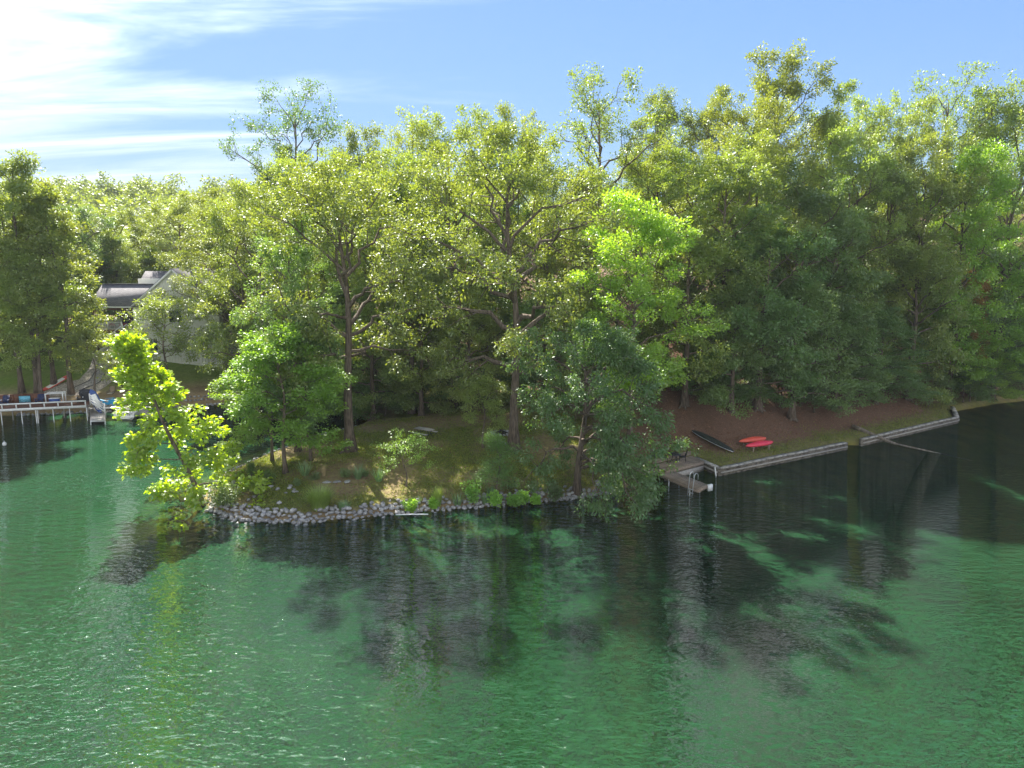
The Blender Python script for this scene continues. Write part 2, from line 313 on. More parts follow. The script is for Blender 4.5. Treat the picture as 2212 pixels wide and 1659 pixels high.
def build_ground():
    xs = axis(-62, 62, 0.42, -1500, 1500); ys = axis(40, 96, 0.42, -400, 3000)
    X, Y = np.meshgrid(xs, ys); Z = height(X, Y); d = shore_dist(X, Y)
    nx, ny = len(xs), len(ys); i = (np.arange(ny - 1)[:, None] * nx + np.arange(nx - 1)[None, :]).ravel()
    Q = np.stack([i, i + 1, i + nx + 1, i + nx], 1)
    left = sst(-X, 24, 30) * sst(Y, 74, 80)
    n = fbm(X, Y, 0.45, 7) * 0.5 + 0.5; n2 = fbm(X, Y, 1.3, 8) * 0.5 + 0.5
    lawn = sst(d, 0.2, 1.2) * np.clip((1 - sst(d, 15, 20)), 0, 1) * (1 - sst(X, 8, 13) * sst(Y, 55, 59))
    edge = (1 - sst(d, 1.5, 4.0)) * (X > 12) * (Y > 54)                    # mown strip along the seawall
    grass = np.clip(np.maximum(lawn * (0.25 + 0.75 * sst(n, 0.25, 0.7)), edge * (0.35 + 0.6 * n2)), 0, 1) * (1 - left)
    lush = left * sst(d, 2.5, 7) * (0.75 + 0.25 * n2) * (1 - sst(d, 26, 34))
    litter = np.clip(1 - np.maximum(lawn, np.maximum(lush, left)), 0, 1) * sst(d, 1.5, 3.5) + 0.25 * lawn * sst(n2, 0.6, 0.95) * (1 - left)
    m, nt, N, L, P, O = mat_base('earth_and_grass'); P.inputs['Roughness'].default_value = 0.95; P.inputs['Specular IOR Level'].default_value = 0.1
    def A(nm): a = N.new('ShaderNodeAttribute'); a.attribute_name = nm; return a.outputs['Fac']
    geo = N.new('ShaderNodeNewGeometry')
    def noise(s, det=5, rough=0.6): z = N.new('ShaderNodeTexNoise'); z.inputs['Scale'].default_value = s; z.inputs['Detail'].default_value = det; z.inputs['Roughness'].default_value = rough; L.new(geo.outputs['Position'], z.inputs[0]); return z.outputs[0]
    def ramp(f, stops):
        r = N.new('ShaderNodeValToRGB'); e = r.color_ramp.elements
        while len(e) < len(stops): e.new(0.5)
        for k, (p, c) in enumerate(stops): e[k].position = p; e[k].color = (*c, 1)
        L.new(f, r.inputs[0]); return r.outputs[0]
    def mix(f, a, b):
        r = N.new('ShaderNodeMixRGB'); L.new(f, r.inputs[0]); L.new(a, r.inputs[1]); L.new(b, r.inputs[2]); return r.outputs[0]
    nA = noise(2.6, 8, 0.72); nB = noise(14, 4, 0.7); nC = noise(0.5, 4)
    soil = ramp(nA, [(0.3, (0.18, 0.125, 0.072)), (0.52, (0.31, 0.225, 0.13)), (0.72, (0.42, 0.325, 0.185))])
    turf = ramp(nA, [(0.25, (0.065, 0.10, 0.020)), (0.5, (0.125, 0.155, 0.03)), (0.72, (0.26, 0.235, 0.06))])
    lus = ramp(nA, [(0.28, (0.075, 0.135, 0.014)), (0.55, (0.125, 0.20, 0.02)), (0.8, (0.19, 0.235, 0.035))])
    lit = ramp(nB, [(0.32, (0.07, 0.045, 0.03)), (0.5, (0.17, 0.10, 0.066)), (0.7, (0.28, 0.165, 0.11))])
    silt = ramp(nC, [(0.3, (0.16, 0.135, 0.02)), (0.6, (0.29, 0.235, 0.03)), (0.8, (0.38, 0.30, 0.045))])
    mm = N.new('ShaderNodeMath'); mm.operation = 'MULTIPLY_ADD'; mm.use_clamp = True; mm.inputs[1].default_value = 1.0
    g1 = N.new('ShaderNodeMath'); g1.operation = 'MULTIPLY_ADD'; g1.inputs[1].default_value = 1.5; g1.inputs[2].default_value = -0.75; L.new(nA, g1.inputs[0])
    L.new(A('grass'), mm.inputs[0]); L.new(g1.outputs[0], mm.inputs[2])
    c = mix(mm.outputs[0], soil, turf); c = mix(A('litter'), c, lit); c = mix(A('lush'), c, lus); c = mix(A('bed'), c, silt)
    L.new(c, P.inputs['Base Color'])
    b = N.new('ShaderNodeBump'); b.inputs['Strength'].default_value = 0.7; b.inputs['Distance'].default_value = 0.12; L.new(nB, b.inputs['Height']); L.new(b.outputs[0], P.inputs['Normal'])
    me = mesh_np('ground', np.stack([X, Y, Z], -1), None, Q, m, True, dict(grass=grass.ravel(), litter=np.clip(litter, 0, 1).ravel(), lush=lush.ravel(), bed=sst(-d, -0.15, 0.35).ravel()))
    tag(new('ground', me), 'grassy point and wooded slopes dropping into the lake', 'ground', kind='structure')
build_ground()

def build_water():
    m, nt, N, L, P, O = mat_base('lake_water'); N.remove(P)
    geo = N.new('ShaderNodeNewGeometry')
    def wave(scale, stretch, rot, det, rough):
        mp = N.new('ShaderNodeMapping'); mp.inputs['Rotation'].default_value = (0, 0, R(rot)); mp.inputs['Scale'].default_value = (*stretch, 1)
        L.new(geo.outputs['Position'], mp.inputs[0])
        z = N.new('ShaderNodeTexNoise'); z.inputs['Scale'].default_value = scale; z.inputs['Detail'].default_value = det; z.inputs['Roughness'].default_value = rough; z.inputs['Distortion'].default_value = 0.35
        L.new(mp.outputs[0], z.inputs[0]); return z.outputs[0]
    def M(op, a, b, c=None):
        n = N.new('ShaderNodeMath'); n.operation = op
        for i, v in enumerate((a, b, c)):
            if v is None: continue
            if isinstance(v, (int, float)): n.inputs[i].default_value = v
            else: L.new(v, n.inputs[i])
        return n.outputs[0]
    w1 = wave(1.9, (0.6, 1.2), 28, 2, 0.5); w2 = wave(2.5, (0.7, 1.2), -38, 2, 0.5); w3 = wave(5.5, (0.8, 1.2), 10, 1, 0.5)
    gust = wave(0.055, (1, 1), 35, 3, 0.55)                     # breeze patches: rippled and slick water
    mr = N.new('ShaderNodeMapRange'); mr.interpolation_type = 'SMOOTHSTEP'; mr.inputs[1].default_value = 0.40; mr.inputs[2].default_value = 0.60; mr.inputs[3].default_value = 0.40; mr.inputs[4].default_value = 1.15
    L.new(gust, mr.inputs[0])
    sep = N.new('ShaderNodeSeparateXYZ'); L.new(geo.outputs['Position'], sep.inputs[0])
    lee = N.new('ShaderNodeMapRange'); lee.interpolation_type = 'SMOOTHSTEP'; lee.inputs[1].default_value = 0; lee.inputs[2].default_value = 1; lee.inputs[3].default_value = 1.0; lee.inputs[4].default_value = 0.28
    # sheltered water on the lee of the wooded bank
    L.new(M('MULTIPLY_ADD', sep.outputs[1], 0.045, M('MULTIPLY_ADD', sep.outputs[0], 0.035, -1.95)), lee.inputs[0])
    amp = M('MULTIPLY', mr.outputs[0], lee.outputs[0])
    h = M('ADD', M('ADD', w1, M('MULTIPLY', w2, 0.55)), M('MULTIPLY', w3, 0.22)); h = M('MULTIPLY', h, amp)
    b = N.new('ShaderNodeBump'); b.inputs['Strength'].default_value = 1.0; b.inputs['Distance'].default_value = 0.24; L.new(h, b.inputs['Height'])
    fr = N.new('ShaderNodeFresnel'); fr.inputs['IOR'].default_value = 1.42; L.new(b.outputs[0], fr.inputs['Normal'])
    gl = N.new('ShaderNodeBsdfGlossy'); gl.inputs['Roughness'].default_value = 0.02; L.new(b.outputs[0], gl.inputs['Normal'])
    tr = N.new('ShaderNodeBsdfTransparent'); tr.inputs[0].default_value = (0.96, 0.99, 0.95, 1)
    df = N.new('ShaderNodeBsdfDiffuse'); df.inputs[0].default_value = (0.024, 0.092, 0.040, 1)      # fine algae held near the surface
    body = N.new('ShaderNodeMixShader'); body.inputs[0].default_value = 0.46; L.new(tr.outputs[0], body.inputs[1]); L.new(df.outputs[0], body.inputs[2])
    mx = N.new('ShaderNodeMixShader'); L.new(fr.outputs[0], mx.inputs[0]); L.new(body.outputs[0], mx.inputs[1]); L.new(gl.outputs[0], mx.inputs[2])
    L.new(mx.outputs[0], O.inputs['Surface'])
    va = N.new('ShaderNodeVolumeAbsorption'); va.inputs['Color'].default_value = (0.52, 0.74, 0.36, 1); va.inputs['Density'].default_value = 0.5
    L.new(va.outputs[0], O.inputs['Volume'])
    mb = MB().box((0, -120, -4.5), (2600, 460, 9.0))
    tag(mb.obj('water', m), 'green rippled lake water around the point', 'lake', kind='structure')
build_water()

# ------------------------------------------------------------------ trees
def norm(a): return a / (np.linalg.norm(a, axis=-1, keepdims=True) + 1e-9)
def leaves_np(C, cen, r, n, cr, flat, L, W, droop, crown_c, upb=1.0):
    """n leaves round each twig end in C: short stalks pointing outward, blades mostly facing the sky"""
    k = len(C); idx = np.repeat(np.arange(k), n); N = len(idx)
    off = r.normal(size=(N, 3)); off = norm(off) * (r.random((N, 1)) ** 0.5); off[:, 2] *= flat
    P = C[idx] + off * cr[idx][:, None]
    A = norm(norm(off) * 0.9 + norm(P - crown_c) * 0.5 + r.normal(size=(N, 3)) * 0.45 - np.array([0, 0, droop]))
    up = norm(np.array([0, 0, upb]) + r.normal(size=(N, 3)) * 0.55)
    S = norm(np.cross(A, up)); Nn = np.cross(S, A)
    l = L * r.uniform(0.7, 1.25, (N, 1)); wv = W * r.uniform(0.75, 1.2, (N, 1))
    V = np.stack([P, P + A * l * 0.55 + S * wv * 0.5 + Nn * wv * 0.12, P + A * l, P + A * l * 0.5 - S * wv * 0.5 + Nn * wv * 0.12], 1)
    b = np.arange(N)[:, None] * 4
    F = np.concatenate([b + np.array([0, 1, 2]), b + np.array([0, 2, 3])], 0)
    tint = np.repeat(np.clip(0.5 + r.normal(size=k) * 0.25, 0, 1)[idx] * 0.6 + r.random(N) * 0.4, 4)
    return V.reshape(-1, 3), F, tint
ENV = dict(oval=lambda t: np.sqrt(np.clip(np.sin(math.pi * (0.16 + 0.80 * t)), 0, 1)),
           broad=lambda t: np.clip(1.15 * np.sqrt(np.clip(1 - (t * 0.95) ** 2.4, 0, 1)) * (0.62 + 0.5 * np.minimum(t * 2.2, 1)), 0, 1.1),
           cone=lambda t: 1.02 - 0.93 * t, skirt=lambda t: np.sqrt(np.clip(1 - (0.97 * t) ** 2, 0, 1)) ** 1.1)
def tree_meshes(name, seed, H, RAD, bole, limbs, e0, e1, env='oval', subs=7, twigs=4, n=60, cr=0.75, flat=0.7, L=0.27, W=0.15, tr=0.35, lean=(0, 0), wob=0.35,
                droop=0.25, bow=0.06, leaf='oak', bark=None, sub_len=0.36, taper_top=0.86, shift=(0, 0), az_bias=None, fork=False, dead=0, limb_r=0.42, wild=0.16):
    r = np.random.default_rng(seed); mb = MB(); E_ = ENV[env]; C = []; CR = []
    k = 12; s = np.linspace(0, 1, k)
    ph = r.uniform(0, 6.28, 4)
    tp = np.stack([lean[0] * s ** 1.3 + wob * np.sin(2.2 * math.pi * s + ph[0]) * s, lean[1] * s ** 1.3 + wob * np.sin(1.9 * math.pi * s + ph[1]) * s, s * H * taper_top], 1)
    tr_ = tr * (1 - 0.82 * s) + tr * 0.55 * np.exp(-s * H / 0.55)
    mb.tube(tp, tr_, 8)
    for ro in range(6):                                       # root flare
        a = ro * 1.05 + ph[2]; mb.tube([(0.2 * tr * math.cos(a), 0.2 * tr * math.sin(a), tr * 1.6), (tr * 1.25 * math.cos(a), tr * 1.25 * math.sin(a), tr * 0.35), (tr * 2.3 * math.cos(a), tr * 2.3 * math.sin(a), -0.18)], [tr * 0.45, tr * 0.38, tr * 0.2], 5)
    cc = np.array([lean[0] * 0.6 + shift[0], lean[1] * 0.6 + shift[1], (bole + H) / 2])
    def on_trunk(z): q = np.clip(z / (H * taper_top), 0, 1); return np.array([np.interp(q, s, tp[:, c]) for c in range(3)]), np.interp(q, s, tr_)
    for i in range(limbs):
        t = (i + r.uniform(0, 0.9)) / limbs
        z0 = bole + t * (H * taper_top - bole) * 0.97
        p0, rr = on_trunk(z0)
        az = i * 2.399 + r.normal() * 0.35
        if az_bias is not None and r.random() < az_bias[1]: az = az_bias[0] + r.normal() * 0.55
        el = e0 + (e1 - e0) * t + r.normal() * 0.13
        te = min(t + 0.12, 1.0); ln = RAD * float(E_(te)) * r.uniform(0.72, 1.1)
        dirh = np.array([math.cos(az), math.sin(az), 0])
        end = p0 + dirh * ln + np.array([0, 0, ln * math.tan(np.clip(el, -1.0, 1.15))])
        end[:2] += np.array(shift) * (0.4 + 0.6 * math.sin(math.pi * min(t + 0.2, 1)))
        if end[2] > H: end[2] = H - r.uniform(0, 0.06) * H
        if end[2] < 0.6: end[2] = 0.6 + r.uniform(0, 0.8)
        q = np.linspace(0, 1, 8)[:, None]; lt = np.linalg.norm(end - p0)
        pts = p0 + (end - p0) * q; pts[:, 2] += bow * lt * np.sin(math.pi * q[:, 0])
        lat = np.cross(dirh, [0, 0, 1]); pts += lat[None] * (np.sin(q * 5 + r.uniform(0, 6)) * q * wild * 0.35 * lt) * r.uniform(0.4, 1)
        pts[1:] += r.normal(size=(7, 3)) * 0.035 * lt * np.array([1, 1, 0.8])
        lr = min(rr * 0.85, limb_r * tr * (0.55 + 0.06 * lt))
        mb.tube(pts, lr * (1 - 0.85 * q[:, 0]), 6, False)
        if dead and i < dead:
            continue
        ns = max(3, int(round(subs * (0.55 + 0.45 * lt / RAD))))
        for j in range(ns):
            sj = 0.30 + 0.70 * (j + r.uniform(0.2, 0.9)) / ns; sj = min(sj, 1.0)
            b0 = np.array([np.interp(sj, q[:, 0], pts[:, c]) for c in range(3)])
            tan = norm(end - p0); ax = norm(r.normal(size=3)); side = norm(np.cross(tan, ax))
            bd = norm(tan * r.uniform(0.35, 0.9) + side * r.uniform(0.6, 1.0) + np.array([0, 0, 0.22 - droop * 0.5]))
            bl = (sub_len * lt * (1.15 - 0.55 * sj) + 0.5) * r.uniform(0.75, 1.2)
            b1 = b0 + bd * bl; b1[2] = min(b1[2], H); b1[2] = max(b1[2], 0.45)
            bm = (b0 + b1) / 2 + r.normal(size=3) * 0.08 * bl
            br = max(lr * 0.34 * (1.1 - 0.7 * sj), 0.012)
            mb.tube([b0, bm, b1], [br, br * 0.7, br * 0.3], 4, False)
            for m_ in range(twigs):
                st = 0.3 + 0.7 * (m_ + 1) / twigs
                base = b0 + (b1 - b0) * st
                tip = base + norm(r.normal(size=3) * np.array([1, 1, 0.6])) * r.uniform(0.25, 0.9) * cr
                if m_ % 2 == 0: mb.tube([base, tip], [max(br * 0.35, 0.009), 0.006], 3, False)
                C.append(tip); CR.append(cr * r.uniform(0.65, 1.25))
    topz = tp[-1]
    for j in range(int(twigs * 2.5)):
        C.append(topz + r.normal(size=3) * np.array([0.8, 0.8, 0.55]) * cr * 1.2); CR.append(cr)
    C = np.array(C); CR = np.array(CR)
    V, F, tint = leaves_np(C, cc, r, n, CR, flat, L, W, droop, cc)
    zt = V[:, 2].max() if len(V) else H
    me_l = mesh_np(name + '_crown', V, F, None, LEAF[leaf], True, dict(tint=tint))
    me_w = mb.mesh(name + '_trunk', bark or BARK, True)
    return dict(trunk=me_w, crown=me_l, H=float(np.percentile(V[:, 2], 99.7)), RAD=RAD, seed=seed)
PROTO = {}
def proto(key, **k): PROTO[key] = tree_meshes(key, **k)
proto('oak_a', seed=1, H=26, RAD=6.6, bole=6.0, limbs=19, e0=0.12, e1=1.0, n=52, leaf='oak')
proto('oak_b', seed=2, H=27, RAD=6.2, bole=7.5, limbs=17, e0=0.22, e1=1.05, n=52, leaf='oak', wob=0.8, env='broad')
proto('oak_c', seed=3, H=25, RAD=7.2, bole=5.0, limbs=20, e0=0.05, e1=0.95, n=50, leaf='olive', env='broad')
proto('oak_d', seed=4, H=28, RAD=5.6, bole=8.0, limbs=18, e0=0.3, e1=1.1, n=52, leaf='olive', wob=0.6)
proto('edge_a', seed=5, H=20, RAD=6.0, bole=1.8, limbs=22, e0=-0.10, e1=0.9, n=52, leaf='deep', env='oval')
proto('edge_b', seed=6, H=18, RAD=5.6, bole=1.4, limbs=22, e0=-0.15, e1=0.85, n=52, leaf='deep', env='skirt', L=0.22)
proto('maple_a', seed=7, H=13.5, RAD=4.2, bole=3.0, limbs=20, e0=0.0, e1=1.0, n=46, cr=0.6, L=0.2, W=0.15, tr=0.17, leaf='maple', env='oval', flat=0.55)
proto('maple_b', seed=8, H=20, RAD=5.0, bole=3.5, limbs=22, e0=0.1, e1=1.05, n=50, cr=0.62, L=0.21, W=0.15, tr=0.24, leaf='lime', env='oval')
proto('beech', seed=9, H=15, RAD=5.6, bole=1.0, limbs=24, e0=-0.08, e1=0.6, n=60, cr=0.7, flat=0.28, L=0.17, W=0.10, tr=0.22, leaf='deep', env='skirt', droop=0.35, subs=8)
proto('open_a', seed=10, H=31, RAD=6.2, bole=13.5, limbs=13, e0=0.55, e1=1.12, n=34, cr=0.7, leaf='olive', env='oval', wob=0.9, subs=7, twigs=3, tr=0.38, sub_len=0.42, limb_r=0.55)
proto('open_b', seed=12, H=30, RAD=6.0, bole=12.0, limbs=14, e0=0.5, e1=1.1, n=30, cr=0.75, leaf='oak', env='broad', wob=0.8, subs=7, twigs=3, tr=0.36, sub_len=0.42, limb_r=0.55)
proto('slim_a', seed=13, H=27, RAD=3.9, bole=7.0, limbs=19, e0=0.0, e1=0.95, n=40, leaf='oak', tr=0.28, wob=0.5, cr=0.7)
proto('slim_b', seed=14, H=25, RAD=3.6, bole=5.0, limbs=20, e0=-0.05, e1=0.9, n=38, leaf='olive', tr=0.24, wob=0.6, cr=0.7)
proto('small', seed=15, H=8.0, RAD=2.5, bole=2.4, limbs=14, e0=0.1, e1=0.95, n=40, cr=0.5, L=0.17, W=0.11, tr=0.11, leaf='oak', subs=5, twigs=3)
proto('under', seed=16, H=6.0, RAD=2.8, bole=0.6, limbs=14, e0=0.0, e1=0.8, n=46, cr=0.55, L=0.19, W=0.11, tr=0.08, leaf='deep', subs=5, twigs=3, env='skirt')
# single characters of the point
proto('great_oak', seed=21, H=26.5, RAD=8.4, bole=6.4, limbs=20, e0=0.0, e1=0.95, n=46, leaf='oak', tr=0.50, env='broad', wob=0.7, wild=0.3, limb_r=0.5, subs=8)
proto('point_oak', seed=22, H=24, RAD=7.0, bole=7.2, limbs=18, e0=0.1, e1=1.0, n=42, leaf='oak', tr=0.44, env='broad', wob=0.5, wild=0.3, subs=8)
proto('overhang', seed=23, H=13.5, RAD=6.2, bole=1.9, limbs=26, e0=-0.7, e1=0.75, n=50, leaf='deep', tr=0.34, env='broad', lean=(0.9, -0.6), shift=(0.8, -1.3), az_bias=(R(-45), 0.3), droop=0.5, bow=0.22, subs=8, cr=0.62, L=0.24, W=0.12)
proto('sycamore', seed=24, H=12.4, RAD=4.4, bole=1.2, limbs=22, e0=-0.28, e1=0.6, n=15, leaf='syc', tr=0.16, lean=(-4.6, 1.0), droop=0.12, bow=0.10, subs=9, twigs=4, cr=0.36, L=0.27, W=0.23, env='cone', wob=0.3, sub_len=0.3, wild=0.2)
proto('sapling', seed=25, H=4.5, RAD=1.9, bole=1.7, limbs=12, e0=0.15, e1=0.9, n=20, cr=0.35, L=0.12, W=0.07, tr=0.06, leaf='bright', subs=4, twigs=3, env='broad')
proto('cedar', seed=26, H=4.9, RAD=1.35, bole=0.7, limbs=34, e0=0.35, e1=0.95, n=30, cr=0.30, flat=0.9, L=0.13, W=0.035, tr=0.07, leaf='ceda', subs=4, twigs=3, env='cone', taper_top=0.93)

def plant_tree(key, name, label, x, y, top=None, rad=None, rz=None, group=None, z=None, tint=None, cat='tree'):
    p = PROTO[key]; z = hz(x, y) - 0.06 if z is None else z
    s = 1.0 if top is None else (top - z) / p['H']
    sr = s if rad is None else rad / p['RAD']
    r_ = np.random.default_rng(int(abs(x * 131 + y * 17)) + 7)
    o = thing(name, label, cat, (x, y, z), r_.uniform(0, 6.28) if rz is None else rz, group)
    ms = p['crown']
    if tint is not None:
        ms = p.setdefault('alt_' + tint, None)
        if ms is None:
            ms = p['crown'].copy(); ms.materials.clear(); ms.materials.append(LEAF[tint]); p['alt_' + tint] = ms
    new('trunk', p['trunk'], o, scale=(sr, sr, s)); new('crown', ms, o, scale=(sr, sr, s))
    return o
# (kind, leaf colour or None, column of the crown, metres out, row of the top, crown radius, label)
G1 = 'wooded slope behind the point'
FOREST = [
 # skyline, left to right
 ('open_b', 'deep', 632, 104, 178, 6.6, 'tall dark open-crowned tree rising alone above the left canopy'),
 ('oak_a', 'deep', 600, 100, 318, 6.0, 'dark rounded tree under the lone tall one at the canopy left end'),
 ('oak_d', None, 782, 98, 272, 5.0, 'small-topped tree on the skyline right of the lone tall one'),
 ('open_a', None, 880, 96, 240, 5.0, 'twiggy pale tree on the skyline above the leaning bark limb'),
 ('oak_b', 'olive', 985, 90, 232, 6.0, 'broad skyline oak with dead twigs at its top, centre left'),
 ('oak_c', None, 1120, 93, 232, 5.2, 'skyline oak just left of the forked tall tree'),
 ('open_b', 'olive', 1292, 84, 138, 6.6, 'tall tree with forked dark trunks and airy crown at the centre skyline'),
 ('oak_d', None, 1420, 108, 196, 5.5, 'narrow tree peeking over the skyline right of the forked tree'),
 ('oak_a', 'olive', 1525, 102, 190, 6.4, 'rounded skyline oak midway between the forked and the tallest tree'),
 ('oak_d', None, 1676, 94, 103, 6.4, 'tallest tree of the skyline with a dense peaked crown'),
 ('oak_b', 'olive', 1606, 86, 205, 5.5, 'skyline oak on the left flank of the tallest tree'),
 ('oak_a', None, 1790, 92, 186, 6.2, 'skyline oak on the right flank of the tallest tree'),
 ('oak_c', None, 1868, 96, 206, 5.5, 'lower skyline oak left of the gap of blue sky'),
 ('open_b', 'oak', 2025, 102, 150, 7.0, 'flat-topped tree standing above the right skyline'),
 ('oak_c', 'oak', 1962, 90, 222, 5.8, 'rounded oak below the flat-topped skyline tree'),
 ('oak_a', 'olive', 2126, 98, 190, 5.5, 'dense oak right of the flat-topped skyline tree'),
 ('oak_b', None, 2205, 94, 176, 6.4, 'tall oak cut by the right edge of the picture'),
 # second row
 ('oak_c', 'olive', 560, 78, 395, 6.4, 'yellow-green oak spreading over the house end of the inlet'),
 ('oak_a', 'olive', 474, 92, 415, 6.2, 'yellow-green oak above the roof of the cream house'),
 ('oak_b', None, 690, 86, 322, 5.4, 'oak filling the canopy below the lone tall skyline tree'),
 ('oak_c', 'oak', 800, 82, 330, 6.2, 'oak with grey limbs showing behind the big point oak'),
 ('oak_d', None, 880, 76, 335, 5.2, 'oak with twin dark stems behind the picnic lawn'),
 ('oak_a', 'olive', 975, 78, 318, 5.8, 'pale-tipped oak behind the great oak, left side'),
 ('oak_c', None, 1180, 78, 325, 6.0, 'oak with a forked limb behind the great oak, right side'),
 ('oak_b', 'oak', 1262, 76, 372, 5.4, 'oak below the forked skyline tree'),
 ('oak_a', None, 1420, 86, 290, 6.2, 'oak between the forked skyline tree and the lime crown'),
 ('oak_c', 'oak', 1500, 80, 322, 6.2, 'broad pale oak right of the lime crown top'),
 ('oak_d', 'oak', 1570, 71, 330, 5.8, 'oak with thick grey bole above the dark canoe'),
 ('oak_b', None, 1640, 78, 280, 6.0, 'oak below the left flank of the tallest tree'),
 ('oak_a', 'deep', 1730, 76, 345, 6.2, 'dark oak under the tallest skyline tree'),
 ('oak_c', 'oak', 1835, 82, 285, 6.4, 'oak with glinting leaves below the right flank of the tallest tree'),
 ('maple_b', 'olive', 1915, 84, 325, 5.5, 'yellow-green rounded tree above the beech on the right slope'),
 ('oak_a', None, 2000, 84, 300, 6.0, 'oak in the middle of the right slope'),
 ('maple_b', None, 2090, 84, 318, 6.2, 'large lime-green tree high on the right slope'),
 ('oak_b', 'deep', 2190, 86, 300, 5.5, 'shaded oak with bare stems near the right edge'),
 # front of the slope, down to the shore
 ('maple_b', 'lime', 1372, 62.0, 415, 5.6, 'tall lime-green maple rising above the overhanging oak'),
 ('edge_a', 'oak', 1490, 68, 470, 5.6, 'mid-green oak between the lime maple and the grey bole'),
 ('edge_a', None, 1655, 69, 455, 6.0, 'dark bushy tree directly above the red kayaks'),
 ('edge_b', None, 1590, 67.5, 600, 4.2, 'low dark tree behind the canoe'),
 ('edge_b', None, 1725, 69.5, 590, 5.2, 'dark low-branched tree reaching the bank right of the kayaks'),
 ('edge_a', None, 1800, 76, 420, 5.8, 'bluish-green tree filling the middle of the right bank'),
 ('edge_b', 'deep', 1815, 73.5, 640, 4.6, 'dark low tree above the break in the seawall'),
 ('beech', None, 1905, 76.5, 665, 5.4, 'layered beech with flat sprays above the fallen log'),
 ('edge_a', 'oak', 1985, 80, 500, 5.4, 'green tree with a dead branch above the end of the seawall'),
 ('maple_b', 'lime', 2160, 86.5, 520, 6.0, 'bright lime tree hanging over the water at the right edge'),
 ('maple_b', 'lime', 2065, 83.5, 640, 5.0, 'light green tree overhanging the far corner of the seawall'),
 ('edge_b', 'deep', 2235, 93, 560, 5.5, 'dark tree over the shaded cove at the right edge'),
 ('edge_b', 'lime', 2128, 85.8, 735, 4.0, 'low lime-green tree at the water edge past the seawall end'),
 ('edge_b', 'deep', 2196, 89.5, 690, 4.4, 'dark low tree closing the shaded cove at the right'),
 ('maple_a', 'rust', 2105, 86, 560, 2.4, 'small tree turning rusty orange among the lime trees'),
 # behind the picnic lawn
 ('edge_b', 'oak', 800, 75, 600, 4.6, 'low leafy tree behind the lawn left of the picnic table'),
 ('edge_a', 'oak', 905, 74.5, 540, 4.6, 'leafy tree on the dark wood edge behind the picnic table'),
 ('edge_b', 'oak', 1010, 74, 590, 4.6, 'low oak on the wood edge behind the fire ring'),
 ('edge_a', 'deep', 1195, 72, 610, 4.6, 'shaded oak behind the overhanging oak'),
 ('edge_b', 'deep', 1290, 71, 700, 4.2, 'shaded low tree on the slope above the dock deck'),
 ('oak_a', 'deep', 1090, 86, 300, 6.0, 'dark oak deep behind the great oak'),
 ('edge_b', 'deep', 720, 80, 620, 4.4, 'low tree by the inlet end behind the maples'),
 ('edge_a', 'oak', 640, 86, 520, 5.4, 'mid-green tree across the inlet behind the maples'),
 # left: house and far shore
 ('edge_a', 'oak', 520, 88.5, 560, 5.6, 'leafy oak overhanging the lawn and hiding the house wall'),
 ('small', None, 352, 86, 640, 4.0, 'small tree on the lawn in front of the cream gable'),
 ('small', 'olive', 196, 82.2, 708, 2.9, 'small round tree with thin stem beside the gangway'),
 ('slim_a', None, 38, 81.5, 330, 4.6, 'tall leaning tree at the left edge with ragged top'),
 ('slim_b', None, 118, 83, 392, 4.2, 'straight tree with pale trunk behind the red paddleboard'),
 ('slim_a', 'olive', 84, 85, 425, 4.0, 'slender tree behind the grouped trunks on the left shore'),
 ('slim_b', 'oak', 8, 83, 400, 4.2, 'slender tree cut by the left edge behind the deck'),
 ('slim_b', None, 62, 80.5, 520, 3.2, 'thin young tree next to the leaning left-edge tree'),
 ('oak_a', None, -30, 96, 440, 6.0, 'oak beyond the left deck at the picture edge'),
 ('oak_d', 'deep', 172, 106, 445, 5.0, 'dark-stemmed tree left of the cream house'),
 ('oak_b', 'olive', 258, 118, 448, 6.0, 'tree straight behind the porch roof'),
 ('oak_c', None, 330, 122, 470, 6.0, 'rounded tree behind the house ridge'),
 ('oak_a', 'oak', 385, 116, 415, 6.0, 'taller tree behind the cream gable'),
 ('oak_d', 'olive', 205, 130, 470, 6.0, 'pale tree in the woods left of the porch'),
 ('oak_c', 'olive', 120, 112, 470, 6.0, 'sunlit tree in the woods behind the grouped trunks'),
 ('oak_b', 'oak', 440, 128, 425, 6.4, 'tree at the back of the woods right of the gable'),
 ('oak_a', 'olive', 520, 112, 405, 6.4, 'tree at the back of the woods above the inlet'),
 ('oak_c', None, 60, 124, 465, 6.5, 'back-row tree seen between the grouped trunks'),
]
for key, tint, u, y, vt, rad, label in FOREST:
    top = zat(vt, y); x = xat(u, y, top * 0.75)
    nm = {'oak': 'oak_tree', 'edg': 'leafy_tree', 'map': 'maple_tree', 'bee': 'beech_tree', 'ope': 'open_crowned_tree', 'sli': 'slender_tree', 'sma': 'small_tree', 'und': 'understorey_tree'}[key[:3]]
    plant_tree(key, nm, label, float(x), y, top, rad, group=None, tint=tint)
